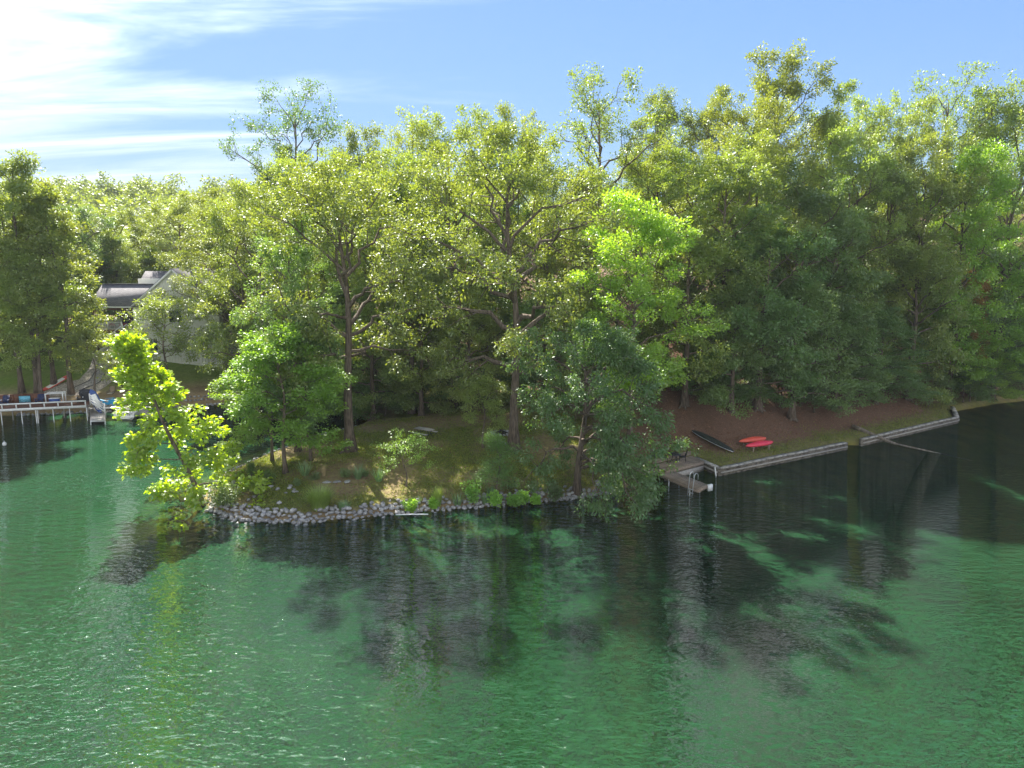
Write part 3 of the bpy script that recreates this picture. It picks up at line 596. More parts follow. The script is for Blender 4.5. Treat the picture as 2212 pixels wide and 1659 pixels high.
# trees on the point itself
q = gat(1110, 972); plant_tree('great_oak', 'oak_tree', 'great oak with thick bare grey trunk beside the fire ring', q.x, q.y, zat(268, 60), 7.6, rz=0.4)
q = gat(757, 975); plant_tree('point_oak', 'oak_tree', 'big oak casting a long trunk shadow on the point', q.x, q.y, zat(345, 58), 7.0, rz=2.0)
q = gat(644, 975); plant_tree('oak_a', 'oak_tree', 'stout oak with flared base behind the maples of the point', q.x, q.y, zat(470, 62), 4.4, rz=1.0, tint='deep')
q = gat(617, 1022); plant_tree('maple_a', 'maple_tree', 'bright green maple at the front of the point', q.x, q.y, zat(700, 54), 4.3, rz=0.3)
q = gat(671, 996); plant_tree('maple_a', 'maple_tree', 'slim-trunked maple between the stout oak and the big oak', q.x, q.y, zat(665, 58), 3.0, rz=2.6, tint='deep')
q = gat(588, 995); plant_tree('maple_a', 'maple_tree', 'maple nearest the inlet with its stem half hidden', q.x, q.y, zat(740, 58), 3.4, rz=4.0)
q = gat(1246, 1066); plant_tree('overhang', 'oak_tree', 'oak leaning out with boughs drooping to the water', q.x, q.y, zat(690, 51), 5.2, rz=0.0)
q = gat(437, 1092); plant_tree('sycamore', 'sycamore_tree', 'yellow-green sycamore leaning over the water at the tip of the point', q.x, q.y, zat(722, 50.5), 5.4, rz=0.0)
q = gat(877, 1050); plant_tree('sapling', 'sapling', 'young thin tree with pale leaves in the open lawn', q.x, q.y, q.z + 3.9, 1.95)
q = gat(1074, 1073); plant_tree('cedar', 'cedar_tree', 'young feathery cedar in front of the great oak', q.x, q.y, q.z + 4.9, 1.5)
q = gat(1043, 968); plant_tree('small', 'small_tree', 'thin bare-stemmed tree left of the great oak trunk', q.x, q.y, q.z + 6.5, 1.9, tint='oak')
# deep-woods trees glimpsed in the gaps, and low understorey under the crowns
r_ = np.random.default_rng(77)
def scatter(keys, spots, name, label, group, hl, rl, tints):
    for i, (x, y) in enumerate(spots):
        k = keys[i % len(keys)]; z = hz(x, y)
        plant_tree(k, name, label, x, y, z + r_.uniform(*hl), r_.uniform(*rl), group=group, tint=tints[i % len(tints)])
deep = []
for row, (y, u0, u1, st) in enumerate(((108, 560, 2260, 118), (124, 600, 2300, 150))):
    for u in np.arange(u0 + 40 * row, u1, st): deep.append((xat(u + r_.uniform(-25, 25), y, 20), y + r_.uniform(-4, 4)))
scatter(['oak_a', 'oak_c', 'oak_b', 'edge_a'], deep, 'oak_tree', 'tree deep in the woods showing only between the front crowns', 'deep woods on the hill', (17, 21), (5.5, 7), [None, 'deep', 'olive'])
mid = [(xat(u, y, 8), y) for u, y in ((760, 79), (860, 82), (950, 84), (1050, 78), (1130, 82), (1240, 84), (1330, 77), (1440, 75), (1530, 77), (1620, 76), (1710, 80), (1780, 82), (1880, 84), (1960, 88), (2050, 90), (2130, 90), (2200, 98), (600, 93), (560, 98), (700, 91))]
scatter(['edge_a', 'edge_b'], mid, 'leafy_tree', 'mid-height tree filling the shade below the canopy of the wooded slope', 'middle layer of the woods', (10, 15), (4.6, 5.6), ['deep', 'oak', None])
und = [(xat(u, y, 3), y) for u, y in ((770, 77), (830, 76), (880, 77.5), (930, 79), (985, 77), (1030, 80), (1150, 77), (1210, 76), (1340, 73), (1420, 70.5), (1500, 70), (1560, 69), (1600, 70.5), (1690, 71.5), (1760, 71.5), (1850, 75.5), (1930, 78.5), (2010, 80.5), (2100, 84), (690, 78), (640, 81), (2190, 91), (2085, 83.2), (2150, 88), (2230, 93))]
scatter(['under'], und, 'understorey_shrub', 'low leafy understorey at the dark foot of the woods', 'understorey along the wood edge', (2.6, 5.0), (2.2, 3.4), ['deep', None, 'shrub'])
lft = [(xat(u, y, 8), y) for u, y in ((-20, 90), (30, 92), (90, 95), (140, 98), (20, 103), (160, 118), (230, 124), (300, 132), (360, 134), (100, 135), (-30, 125), (280, 112), (420, 105), (330, 113), (190, 112), (225, 109), (260, 108), (140, 108))]
scatter(['edge_a', 'edge_b', 'maple_b'], lft, 'leafy_tree', 'sunlit tree in the woods round the cream house', 'woods round the house', (9, 15), (4.2, 5.6), ['olive', 'oak', 'deep'])

def far_woods():
    r = np.random.default_rng(5); C = []; CR = []
    for i in range(420):
        y = r.uniform(150, 420); x = r.uniform(-0.80, -0.05) * y + r.normal() * 6; z = hz(x, y)
        h = r.uniform(17, 25); w_ = r.uniform(4, 6.5)
        m = 26
        d = norm(r.normal(size=(m, 3))); d[:, 2] = np.abs(d[:, 2]) * 1.1 - 0.25
        C.append(np.array([x, y, z + h * 0.55]) + d * np.array([w_, w_, h * 0.42]) * r.uniform(0.6, 1, (m, 1))); CR.append(r.uniform(1.6, 2.8, m))
    C = np.vstack(C); CR = np.concatenate(CR)
    V, F, tint = leaves_np(C, None, r, 16, CR, 0.7, 1.25, 0.85, 0.2, np.array([-80., 260., 30.]))
    o = new('far_woods', mesh_np('far_woods', V, F, None, LEAF['oak'], True, dict(tint=tint)))
    tag(o, 'hazy wooded ridge beyond the house', 'woods', kind='stuff')
far_woods()

# ------------------------------------------------------------------ rocks of the shore
def rock_mesh(seed):
    r = np.random.default_rng(seed)
    t = (1 + 5 ** 0.5) / 2
    V = norm(np.array([(-1, t, 0), (1, t, 0), (-1, -t, 0), (1, -t, 0), (0, -1, t), (0, 1, t), (0, -1, -t), (0, 1, -t), (t, 0, -1), (t, 0, 1), (-t, 0, -1), (-t, 0, 1)], float))
    F = [(0, 11, 5), (0, 5, 1), (0, 1, 7), (0, 7, 10), (0, 10, 11), (1, 5, 9), (5, 11, 4), (11, 10, 2), (10, 7, 6), (7, 1, 8), (3, 9, 4), (3, 4, 2), (3, 2, 6), (3, 6, 8), (3, 8, 9), (4, 9, 5), (2, 4, 11), (6, 2, 10), (8, 6, 7), (9, 8, 1)]
    V = V * r.uniform(0.72, 1.12, (12, 1)) * np.array([1.0, 0.8, 0.62]) * 0.5
    return V, np.array(F)
ROCKV = [rock_mesh(s) for s in range(7)]
ROCKM = [mesh_np('rock', v, f, None, ROCK) for v, f in ROCKV]
def along(pts, step):
    P = np.array(pts, float); seg = np.linalg.norm(np.diff(P, axis=0), axis=1); cum = np.concatenate([[0], np.cumsum(seg)])
    s = np.arange(0, cum[-1], step); X = np.interp(s, cum, P[:, 0]); Y = np.interp(s, cum, P[:, 1])
    T = np.stack([np.gradient(X), np.gradient(Y)], 1); T = norm(T); return X, Y, np.stack([-T[:, 1], T[:, 0]], 1)
def rock_parts(parent, spots, smin, smax, seed, sink=0.1):
    r = np.random.default_rng(seed)
    for x, y, z in spots:
        s = r.uniform(smin, smax)
        new('rock', ROCKM[r.integers(7)], parent, (x, y, z + s * (0.25 - sink)), (r.uniform(-0.4, 0.4), r.uniform(-0.4, 0.4), r.uniform(0, 6.28)), (s * r.uniform(0.85, 1.3), s, s * r.uniform(0.8, 1.2)))
def rock_mass(name, parent, spots, smin, smax, seed):
    r = np.random.default_rng(seed); mb = MB()
    for x, y, z in spots:
        V, F = ROCKV[r.integers(7)]; s = r.uniform(smin, smax); m = np.array(Euler((r.uniform(-0.5, 0.5), r.uniform(-0.5, 0.5), r.uniform(0, 6.28))).to_matrix())
        mb.add((V * s * r.uniform(0.85, 1.25, 3)) @ m.T + np.array((x, y, z)), F)
    o = mb.obj(name, ROCK, parent); tag(o, kind='stuff'); return o
def riprap():
    r = np.random.default_rng(3)
    near = [tuple(p) for p in SHORE[18:26]]
    o = thing('rock_edging', 'band of grey boulders edging the near side of the point', 'rock edging')
    front = []; rest = []
    for row, (d, st) in enumerate(((0.02, 0.36), (0.30, 0.37), (0.58, 0.40), (-0.26, 0.40), (0.85, 0.62))):
        X, Y, Nn = along(near, st)
        for x, y, n in zip(X, Y, Nn):
            dd = d + r.uniform(-0.11, 0.11); px, py = x + n[0] * dd + r.uniform(-0.08, 0.08), y + n[1] * dd
            if math.sin(px * 1.9) + math.sin(px * 0.7 + 1) < -1.2 and row in (2, 4): continue
            (front if row < 3 else rest).append((px, py, hz(px, py) + 0.05 * row))
    rock_parts(o, front[:300], 0.34, 0.60, 5)
    for k in range(5):
        X, Y, Nn = along(near, 0.5)
        for x, y, n in zip(X, Y, Nn):
            dd = -0.55 - 0.36 * k + r.uniform(-0.15, 0.15); px, py = x + n[0] * dd + r.uniform(-0.15, 0.15), y + n[1] * dd
            if r.random() < 0.9 - 0.14 * k: rest.append((px, py, hz(px, py) + 0.02))
    rock_mass('small_rocks', o, rest + front[300:], 0.28, 0.52, 6)
    back = [tuple(p) for p in SHORE[12:19]]
    o2 = thing('rock_edging', 'thin line of pale rocks along the inlet side of the point', 'rock edging')
    sp = []
    for d, st in ((0.05, 0.5), (0.35, 0.8)):
        X, Y, Nn = along(back, st)
        for x, y, n in zip(X, Y, Nn): px, py = x + n[0] * (d + r.uniform(-0.15, 0.15)), y + n[1] * d; sp.append((px, py, hz(px, py)))
    rock_parts(o2, sp, 0.26, 0.5, 8)
    far = [tuple(p) for p in SHORE[3:10]]
    o3 = thing('rock_edging', 'rock bank under the far deck and along the far lawn', 'rock edging'); sp = []
    for d, st in ((-0.3, 0.5), (0.0, 0.45), (0.25, 0.45), (0.5, 0.5), (0.9, 0.6)):
        X, Y, Nn = along(far, st)
        for x, y, n in zip(X, Y, Nn): px, py = x + n[0] * (d + r.uniform(-0.15, 0.15)), y + n[1] * d; sp.append((px, py, hz(px, py)))
    rock_parts(o3, sp[:300], 0.32, 0.62, 9)
riprap()

# ------------------------------------------------------------------ seawalls
def seawall(pts, label, top=0.66):
    o = thing('seawall', label, 'seawall'); 
    body = MB(); cap = MB(); led = MB()
    for a, b in zip(pts[:-1], pts[1:]):
        a = Vector(a); b = Vector(b); d = (b - a).normalized(); e = d * 0.12
        body.bar((a.x - e.x, a.y - e.y, top / 2 - 0.75), (b.x + e.x, b.y + e.y, top / 2 - 0.75), 0.30, top + 1.3)
        nn = Vector((d.y, -d.x)); 
        led.bar((a.x + nn.x * 0.2, a.y + nn.y * 0.2, 0.30), (b.x + nn.x * 0.2, b.y + nn.y * 0.2, 0.30), 0.13, 0.10)
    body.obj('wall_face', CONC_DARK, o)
    n = 0
    for a, b in zip(pts[:-1], pts[1:]):
        a = Vector(a); b = Vector(b); ln = (b - a).length; k = max(1, int(ln / 2.4))
        for i in range(k):
            p = a.lerp(b, (i + 0.5) / k); g = (b - a).normalized()
            MB().box((0, 0, 0), (ln / k - 0.035, 0.44, 0.11)).obj('coping_block', CONC, o, loc=(p.x, p.y, top - 0.03 + 0.012 * ((i * 7) % 3)), rot=(0, 0, math.atan2(g.y, g.x) + 0.006 * ((i * 5) % 3 - 1)))
    led.obj('ledge', GREYWOOD, o)
    return o
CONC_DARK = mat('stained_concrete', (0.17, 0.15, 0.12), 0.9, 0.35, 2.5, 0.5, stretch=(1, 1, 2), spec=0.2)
seawall([(15.75, 59.2), (17.0, 56.05), (31.05, 64.15)], 'long grey seawall running from the dock slip past the kayaks')
seawall([(33.2, 65.5), (48.15, 75.05), (50.9, 80.4)], 'seawall beyond the fallen log ending in a corner')
q1, q2 = gat(1842, 926), gat(1917.6, 962.7)
lg = MB(); P = np.linspace((q1.x, q1.y, q1.z + 0.22), (q2.x + 0.4, q2.y - 0.5, 0.28), 7); P += np.random.default_rng(2).normal(size=P.shape) * 0.04
lg.tube(P, np.linspace(0.25, 0.13, 7), 8)
lgo = thing('fallen_log', 'fallen grey log lying across the seawall into the water', 'log'); lg.obj('trunk', BARKL, lgo, True)
P = np.linspace(tuple(P[-1]), (q2.x + 5.4, q2.y - 4.2, -0.28), 6); MB().tube(P, np.linspace(0.10, 0.025, 6), 6).obj('branch', BARKL, lgo, True)

# ------------------------------------------------------------------ near dock
def planks(parent, a, b, c, z, width=0.15, m=WOOD, th=0.045, name='plank', gap=0.012):
    """boards laid side by side from edge a-b across to a-c (boards run along a-b)"""
    a, b, c = Vector(a[:2]), Vector(b[:2]), Vector(c[:2]); u = b - a; wv = c - a; n = max(1, int(round(wv.length / width))); wd = wv.length / n
    me = MB().box((0, 0, 0), (u.length, wd - gap, th)).mesh(name, m)
    an = math.atan2(u.y, u.x)
    for i in range(n):
        p = a + u / 2 + wv * ((i + 0.5) / n)
        new(name, me, parent, (p.x, p.y, z + 0.003 * ((i * 5) % 4)), (0, 0, an), (1 - 0.006 * ((i * 3) % 4), 1, 1))
dk = thing('dock_deck', 'weathered wooden deck built over the bank beside the slip', 'deck')
BL, BR, FR = at(1410, 1005, 0.85), at(1492, 985, 0.85), at(1520, 996, 0.85); FL = BL + (FR - BR)
planks(dk, BL, BR, FL, 0.85, 0.24)
mid_ = (BL + BR + FL + FR) / 4
fa = MB(); fa.bar((FL.x, FL.y, 0.66), (FR.x, FR.y, 0.66), 0.06, 0.30); fa.bar((FR.x, FR.y, 0.66), (BR.x, BR.y, 0.66), 0.06, 0.30); fa.obj('fascia', WOOD, dk)
b2 = MB(); b2.bar((FL.x, FL.y + 0.05, 0.18), (FR.x, FR.y + 0.05, 0.18), 0.10, 0.55); b2.obj('retaining_board', GREYWOOD, dk)
for i in range(3):
    z = 1.0 + 0.13 * i; MB().bar((BL.x, BL.y, z), (BR.x, BR.y, z), 0.05, 0.115).obj('curb_board', WOOD, dk)
wk = thing('boat_dock', 'narrow plank walkway dock reaching out into the water', 'dock')
A, B, C_, D_ = at(1434, 1028.5, 0.62), at(1508, 1059, 0.62), at(1447, 1021.5, 0.62), at(1530, 1048, 0.62)
ux = (B - A).normalized(); A = A - ux * 2.4; C_ = A + (D_ - B)
planks(wk, A, C_, B, 0.62, 0.2)                                   # boards run across the walkway
f = MB(); f.bar((A.x, A.y, 0.50), (B.x, B.y, 0.50), 0.05, 0.19); f.bar((B.x, B.y, 0.50), (D_.x, D_.y, 0.50), 0.05, 0.19); f.bar((C_.x, C_.y, 0.50), (D_.x, D_.y, 0.50), 0.05, 0.19); f.obj('frame', WOOD, wk)
for t in (0.1, 0.48, 0.86):
    for e0_, e1_ in ((A, B), (C_, D_)):
        p = e0_.lerp(e1_, t); MB().tube([(p.x, p.y, -1.8), (p.x, p.y, 0.55)], 0.045, 8).obj('post', WHITE, wk)
bp = MB().box((0, 0, 0), (0.16, 0.42, 0.50)); bp.obj('bumper', WHITE, wk, loc=(D_.x + 0.12, D_.y - 0.05, 0.45), rot=(0, 0, math.atan2(ux.y, ux.x)))
ld = thing('swim_ladder', 'white metal swim ladder on the end of the walkway dock', 'ladder')
lc = A.lerp(B, 0.90) ; ls = ux; out = Vector((ux.y, -ux.x, 0))
for s in (-0.24, 0.24):
    c = lc + ls * s
    P = [(c + out * 0.30 + Vector((0, 0, -1.4))), c + out * 0.10 + Vector((0, 0, 0.0)), c + out * 0.06 + Vector((0, 0, 0.38)), c + out * 0.0 + Vector((0, 0, 0.50)), c - out * 0.12 + Vector((0, 0, 0.55)), c - out * 0.26 + Vector((0, 0, 0.48)), c - out * 0.30 + Vector((0, 0, 0.34)), c - out * 0.30 + Vector((0, 0, 0.05))]
    P = [p if p.z < -0.5 else Vector((p.x, p.y, p.z + 0.62)) for p in P]
    MB().tube([tuple(p) for p in P], 0.028, 7).obj('rail', ALU, ld, True)
for z in (-0.35, -0.05, 0.25, 0.52):
    k = 0.10 + 0.06 * (0.62 - z); a = lc - ls * 0.24 + out * k; b = lc + ls * 0.24 + out * k
    MB().bar((a.x, a.y, z), (b.x, b.y, z), 0.09, 0.035).obj('step', ALU, ld)
for (u, v0, v1, lab, ln) in ((1510.6, 1003, 1013.7, 'short white mooring post in the corner of the slip', 0), (1546.6, 1011, 1028.5, 'leaning white mooring post at the seawall corner', -0.12)):
    p = at(u, v1, 0); h = zat(v0, p.y) + 0.05
    tag(MB().tube([(p.x, p.y, -1.2), (p.x, p.y, 0), (p.x + ln, p.y, h)], 0.055, 8).tube([(p.x + ln, p.y, h - 0.01), (p.x + ln * 1.05, p.y, h + 0.05)], [0.065, 0.05], 8).obj('mooring_post', WHITE, smooth=True), lab, 'post')
def iron_chair(loc, rz, label):
    o = thing('patio_chair', label, 'chair', loc, rz)
    for sx in (-0.25, 0.25):
        MB().tube([(sx, -0.25, 0), (sx, -0.24, 0.62), (sx, 0.22, 0.62), (sx, 0.26, 0)], 0.022, 6).obj('leg_frame', IRON, o, True)
    s = MB().box((0, 0, 0.42), (0.52, 0.5, 0.03)); s.obj('seat', IRON, o)
    b = MB(); b.tube([(-0.26, 0.22, 0.42), (-0.27, 0.34, 0.85), (-0.16, 0.37, 0.98), (0.16, 0.37, 0.98), (0.27, 0.34, 0.85), (0.26, 0.22, 0.42)], 0.02, 6)
    for i in range(6): x = -0.2 + 0.08 * i; b.tube([(x, 0.23, 0.43), (x, 0.36, 0.95)], 0.012, 4)
    b.obj('backrest', IRON, o, True)
pc = BL.lerp(BR, 0.45) + (FL - BL) * 0.3
tb = thing('patio_table', 'round dark metal patio table on the wooden deck', 'table', (pc.x, pc.y, 0.88))
MB().tube([(0, 0, 0.68), (0, 0, 0.71)], 0.55, 20).obj('tabletop', IRON, tb)
for a in range(4):
    a = a * 1.571 + 0.4; MB().tube([(0.12 * math.cos(a), 0.12 * math.sin(a), 0.68), (0.22 * math.cos(a), 0.22 * math.sin(a), 0.35), (0.42 * math.cos(a), 0.42 * math.sin(a), 0)], 0.022, 6).obj('leg', IRON, tb, True)
iron_chair((pc.x + 0.75, pc.y + 0.25, 0.88), R(-100), 'dark metal patio chair right of the round table on the deck')
iron_chair((pc.x - 0.85, pc.y + 0.1, 0.88), R(95), 'dark metal patio chair left of the round table on the deck')
iron_chair((pc.x - 1.5, pc.y + 0.45, 0.88), R(40), 'dark metal patio chair nearest the overhanging oak')
iron_chair((pc.x + 0.1, pc.y + 0.85, 0.88), R(5), 'dark metal patio chair behind the round table')

# ------------------------------------------------------------------ kayaks and canoe
def hull(mb, ln, wd, ht, k=13, n=14, flat=0.0, tip=0.9):
    rings = []
    for i in range(k):
        s = i / (k - 1) * 2 - 1; f = max(1 - abs(s) ** 2.3, 0.004) ** 0.72; z0 = 0.16 * abs(s) ** 3 * ht * tip
        rings.append([(s * ln / 2, f * wd / 2 * math.cos(t), z0 + ht * (0.30 + 0.70 * f) * max(math.sin(t), flat) * (1 if math.sin(t) > 0 else 0.45)) for t in np.arange(n) * 2 * math.pi / n])
    mb.loft(rings); return mb
def lying(name, label, cat, pa, pb, z, m, ht, wd, parts):
    a, b = Vector(pa), Vector(pb); c = (a + b) / 2; d = b - a
    o = thing(name, label, cat, (c.x, c.y, z), math.atan2(d.y, d.x))
    hull(MB(), d.length, wd, ht).obj('hull', m, o, True); parts(o, d.length); return o
def kparts(o, ln):
    MB().tube([(-ln * 0.46, 0, 0.06), (-ln * 0.2, 0, 0.335), (0, 0, 0.375), (ln * 0.2, 0, 0.335), (ln * 0.46, 0, 0.06)], 0.022, 6).obj('keel', o.children[0].data.materials[0], o, True)
    for sx in (-0.47, 0.47): MB().tube([(ln * sx, -0.08, 0.10), (ln * sx * 1.03, 0, 0.12), (ln * sx, 0.08, 0.10)], 0.012, 5).obj('grab_loop', IRON, o)
z = 1.25
ka, kb = at(1597, 956, z), at(1655, 949, z); lying('kayak', 'orange-red kayak upside down at the back of the rack', 'kayak', ka, kb, z, KORANGE, 0.36, 0.74, kparts)
ka2, kb2 = at(1611, 966, z - 0.1), at(1670, 957, z - 0.1); lying('kayak', 'pinkish-red kayak upside down at the front of the rack', 'kayak', ka2, kb2, z - 0.1, KRED, 0.36, 0.74, kparts)
rk = thing('kayak_rack', 'low wooden rack holding the two red kayaks', 'rack')
for t in (0.22, 0.78):
    a = ka.lerp(kb, t); b = ka2.lerp(kb2, t); e = (a - b).normalized() * 0.45
    MB().bar((b.x - e.x, b.y - e.y, z - 0.16), (a.x + e.x, a.y + e.y, z - 0.07), 0.09, 0.09).obj('crossbar', WOOD, rk)
    for p, zz in ((b - e * 0.6, z - 0.2), (a + e * 0.6, z - 0.1)): g = hz(p.x, p.y); MB().bar((p.x, p.y, g - 0.2), (p.x, p.y, zz), 0.09, 0.09).obj('leg', WOOD, rk)
ca, cb_ = gat(1494, 935), gat(1584, 981)
def cparts(o, ln):
    for s in (-1, 1):
        P = [(x * ln / 2, s * (max(1 - abs(x) ** 2.3, 0.004) ** 0.72 * 0.435), 0.03 + 0.05 * abs(x) ** 3) for x in np.linspace(-0.99, 0.99, 15)]
        MB().tube(P, 0.026, 5).obj('gunwale', ALU, o, True)
    for x in (-0.5, 0.5): MB().bar((x * ln / 2, -0.33, 0.03), (x * ln / 2, 0.33, 0.03), 0.07, 0.03).obj('thwart', WOOD, o)
cn = lying('canoe', 'dark canoe upside down on the leafy bank', 'canoe', ca, cb_, 0, CANOE, 0.42, 0.86, cparts)
cn.location.z = (ca.z + cb_.z) / 2 + 0.10; cn.rotation_euler = (R(-14), -math.asin(max(min((cb_.z - ca.z) / (cb_ - ca).length, 0.9), -0.9)), math.atan2(cb_.y - ca.y, cb_.x - ca.x))

# ------------------------------------------------------------------ things on the lawn of the point
ta, tb_, tc_ = at(894, 925, 2.25), at(928.5, 931, 2.25), at(906.7, 919.9, 2.25)
d = (tb_ - ta); pt = thing('picnic_table', 'grey wooden picnic table with dark metal frame on the lawn', 'picnic table', (0, 0, 0), math.atan2(d.y, d.x))
c = ta + d / 2 + Vector((-d.y, d.x, 0)).normalized() * 0.35; g = hz(c.x, c.y); pt.location = (c.x, c.y, g + 0.02)
pm = MB().box((0, 0, 0), (1.85, 0.145, 0.045)).mesh('plank', GREYWOOD)
for i in range(5): new('tabletop_plank', pm, pt, (0, -0.31 + 0.155 * i, 0.75 + 0.002 * (i % 2)))
for s in (-1, 1):
    for i in range(2): new('bench_plank', pm, pt, (0, s * (0.62 + 0.155 * i), 0.45 + 0.002 * i))
for sx in (-0.62, 0.62):
    m = MB()
    for s in (-1, 1):
        m.tube([(sx, s * 0.33, 0.72), (sx, s * 0.26, 0.6), (sx, s * 0.10, 0.42), (sx, s * 0.22, 0.2), (sx, s * 0.42, 0.0)], 0.022, 6)
        m.tube([(sx, s * 0.14, 0.36), (sx, s * 0.45, 0.33), (sx, s * 0.68, 0.42), (sx, s * 0.78, 0.425)], 0.022, 6)
        m.tube([(sx, s * 0.72, 0.425), (sx, s * 0.86, 0.32), (sx, s * 0.86, 0.12), (sx, s * 0.74, 0.0)], 0.022, 6)
    m.bar((sx, -0.36, 0.725), (sx, 0.36, 0.725), 0.05, 0.03); m.obj('leg_frame', IRON, pt, True)
q = gat(1083, 938)
fp = thing('fire_ring', 'ring of stones with charred logs left of the great oak trunk', 'fire pit', q)
for i in range(15):
    a = i / 15 * 6.283; r = 0.85 + 0.05 * math.sin(i * 5)
    new('stone', ROCKM[i % 7], fp, (r * math.cos(a), r * math.sin(a), 0.1), (0.2 * math.sin(i), 0.2 * math.cos(i * 2), a), (0.5, 0.42, 0.48))
for i in range(5):
    a = i * 1.3; MB().tube([(0.6 * math.cos(a), 0.6 * math.sin(a), 0.08), (-0.15 * math.cos(a), -0.15 * math.sin(a), 0.42)], [0.07, 0.05], 6).obj('log', MULCH, fp, True)
MB().tube([(0, 0, 0.0), (0, 0, 0.05)], 0.72, 16).obj('ash_bed', MULCH, fp)
def stone_heap(u, v, label, n, spread, smin, smax, seed, cat='stones'):
    r = np.random.default_rng(seed); q = gat(u, v); o = thing('stone_heap', label, cat, q)
    for i in range(n):
        x, y = r.normal(size=2) * spread; s = r.uniform(smin, smax)
        new('stone', ROCKM[r.integers(7)], o, (x, y, hz(q.x + x, q.y + y) - q.z + s * 0.22 + (0.25 if i > n * 0.65 and spread < 0.35 else 0)), (r.uniform(-0.3, 0.3), r.uniform(-0.3, 0.3), r.uniform(0, 6)), (s * 1.2, s, s * 0.9))
stone_heap(1087, 963, 'small heap of stones beside the great oak trunk', 11, 0.3, 0.3, 0.5, 1)
stone_heap(492, 1047, 'two half-buried stones near the tip of the point', 4, 0.5, 0.3, 0.5, 2)
stone_heap(574, 1066, 'scattered flat stones behind the shrub at the tip', 8, 0.8, 0.25, 0.5, 3)
stone_heap(640, 1053, 'flat stones left of the tall grass clump', 5, 0.6, 0.25, 0.45, 4)
q = gat(727, 1044); sl = thing('stepping_stones', 'row of three flat stepping stones below the big oak', 'stepping stones', q)
for i in range(3): new('slab', ROCKM[i], sl, (-0.75 + 0.75 * i, 0.12 * i, hz(q.x - 0.75 + 0.75 * i, q.y + 0.12 * i) - q.z + 0.05), (0, 0, i * 0.7), (0.85, 0.75, 0.28))

def blades(name, label, loc, n, h, spread, w_, m, cat, seed, arch=0.6, stiff=False):
    r = np.random.default_rng(seed); V = []; F = []; T = []
    a = r.uniform(0, 6.283, n); rad = spread * 0.28 * np.sqrt(r.random(n)); ln = h * r.uniform(0.6, 1.1, n); tilt = r.uniform(0.1, 1.0, n) * arch
    base = np.stack([rad * np.cos(a), rad * np.sin(a), np.zeros(n) - 0.05], 1); a2 = a + r.normal(size=n) * 0.5
    D = np.stack([np.cos(a2), np.sin(a2), np.zeros(n)], 1); S = np.stack([-np.sin(a2), np.cos(a2), np.zeros(n)], 1)
    pts = []
    for k, s in enumerate((0, 0.4, 0.75, 1.0)):
        out = ln * tilt * (s ** (1.0 if stiff else 1.9)) ; up = ln * (s if stiff else s * (1 - 0.42 * s * s * tilt))
        P = base + D * out[:, None] + np.array([0, 0, 1.0]) * up[:, None]; wd = w_ * (1 - 0.9 * s) * 0.5
        pts += [P - S * wd, P + S * wd]
    V = np.stack(pts, 1).reshape(-1, 3); b = np.arange(n)[:, None] * 8
    F = np.concatenate([b + np.array(f) for f in ((0, 1, 3, 2), (2, 3, 5, 4), (4, 5, 7, 6))], 0)
    return tag(new(name, mesh_np(name, V, None, F, m, False, dict(tint=np.repeat(r.random(n), 8))), None, loc), label, cat)
def G(u, v): return gat(u, v)
blades('ornamental_grass', 'big fountain clump of ornamental grass near the rock edge', G(692, 1098), 1300, 1.75, 1.9, 0.03, LEAF['blade'], 'grass clump', 1, 0.85)
blades('ornamental_grass', 'smaller upright grass clump beside the spiky plants', G(945, 1093), 420, 1.45, 0.9, 0.025, LEAF['blade'], 'grass clump', 2, 0.4)
blades('ornamental_grass', 'low tuft of grass right of the big grass clump', G(744, 1099), 260, 0.65, 1.3, 0.03, LEAF['yucca'], 'grass clump', 3, 0.6)
for i, (u, v, h, lab) in enumerate(((989, 1091, 0.85, 'spiky yucca left of the tall leafy bush by the rocks'), (1050, 1089, 0.85, 'spiky yucca right of the tall leafy bush by the rocks'), (1061, 1070, 0.8, 'spiky yucca behind the bushes under the young cedar'),
        (774, 1034, 1.1, 'spiky yucca in the big oak trunk shadow'), (819, 1039, 1.0, 'spiky yucca right of the big oak trunk shadow'), (659, 1027, 1.05, 'spiky yucca in front of the slim-trunked maple'), (902, 1088, 0.5, 'tiny spiky yucca left of the upright grass clump'))):
    blades('yucca', lab, G(u, v), 90, h, 0.7, 0.06, LEAF['yucca'], 'yucca', 20 + i, 0.75, True)
blades('ornamental_grass', 'dry upright grass tuft in the planting bed', G(700, 1028), 120, 1.0, 0.5, 0.02, mat('dry_grass', (0.42, 0.33, 0.17), 0.9), 'grass clump', 31, 0.35)
def bush(name, label, loc, rx, h, n, L_, W_, leaf, seed, stems=8, cat='shrub', blob=0.75):
    r = np.random.default_rng(seed); o = thing(name, label, cat, loc)
    m = MB(); C = []
    for i in range(stems):
        a = i * 2.4 + r.normal() * 0.3; rr = rx * math.sqrt(r.random()) * 0.75; e = np.array([rr * math.cos(a), rr * math.sin(a), h * r.uniform(0.55, 0.95)])
        m.tube([(0.1 * e[0], 0.1 * e[1], -0.05), (0.5 * e[0], 0.5 * e[1], 0.5 * e[2]), tuple(e)], [0.02, 0.014, 0.006], 4, False)
        for s in (0.35, 0.6, 0.8, 1.0): C.append(e * np.array([s, s, s]) + r.normal(size=3) * 0.18 * rx * np.array([1, 1, 0.5]))
    C = np.array(C); C[:, 2] = np.maximum(C[:, 2], 0.1)
    V, F, t = leaves_np(C, None, r, n, np.full(len(C), rx * 0.34), blob, L_, W_, 0.1, np.array([0, 0, h * 0.4]))
    V[:, 2] = np.maximum(V[:, 2], 0.01)
    m.obj('stem', BARK, o); new('foliage', mesh_np('foliage', V, F, None, LEAF[leaf], True, dict(tint=t)), o); return o
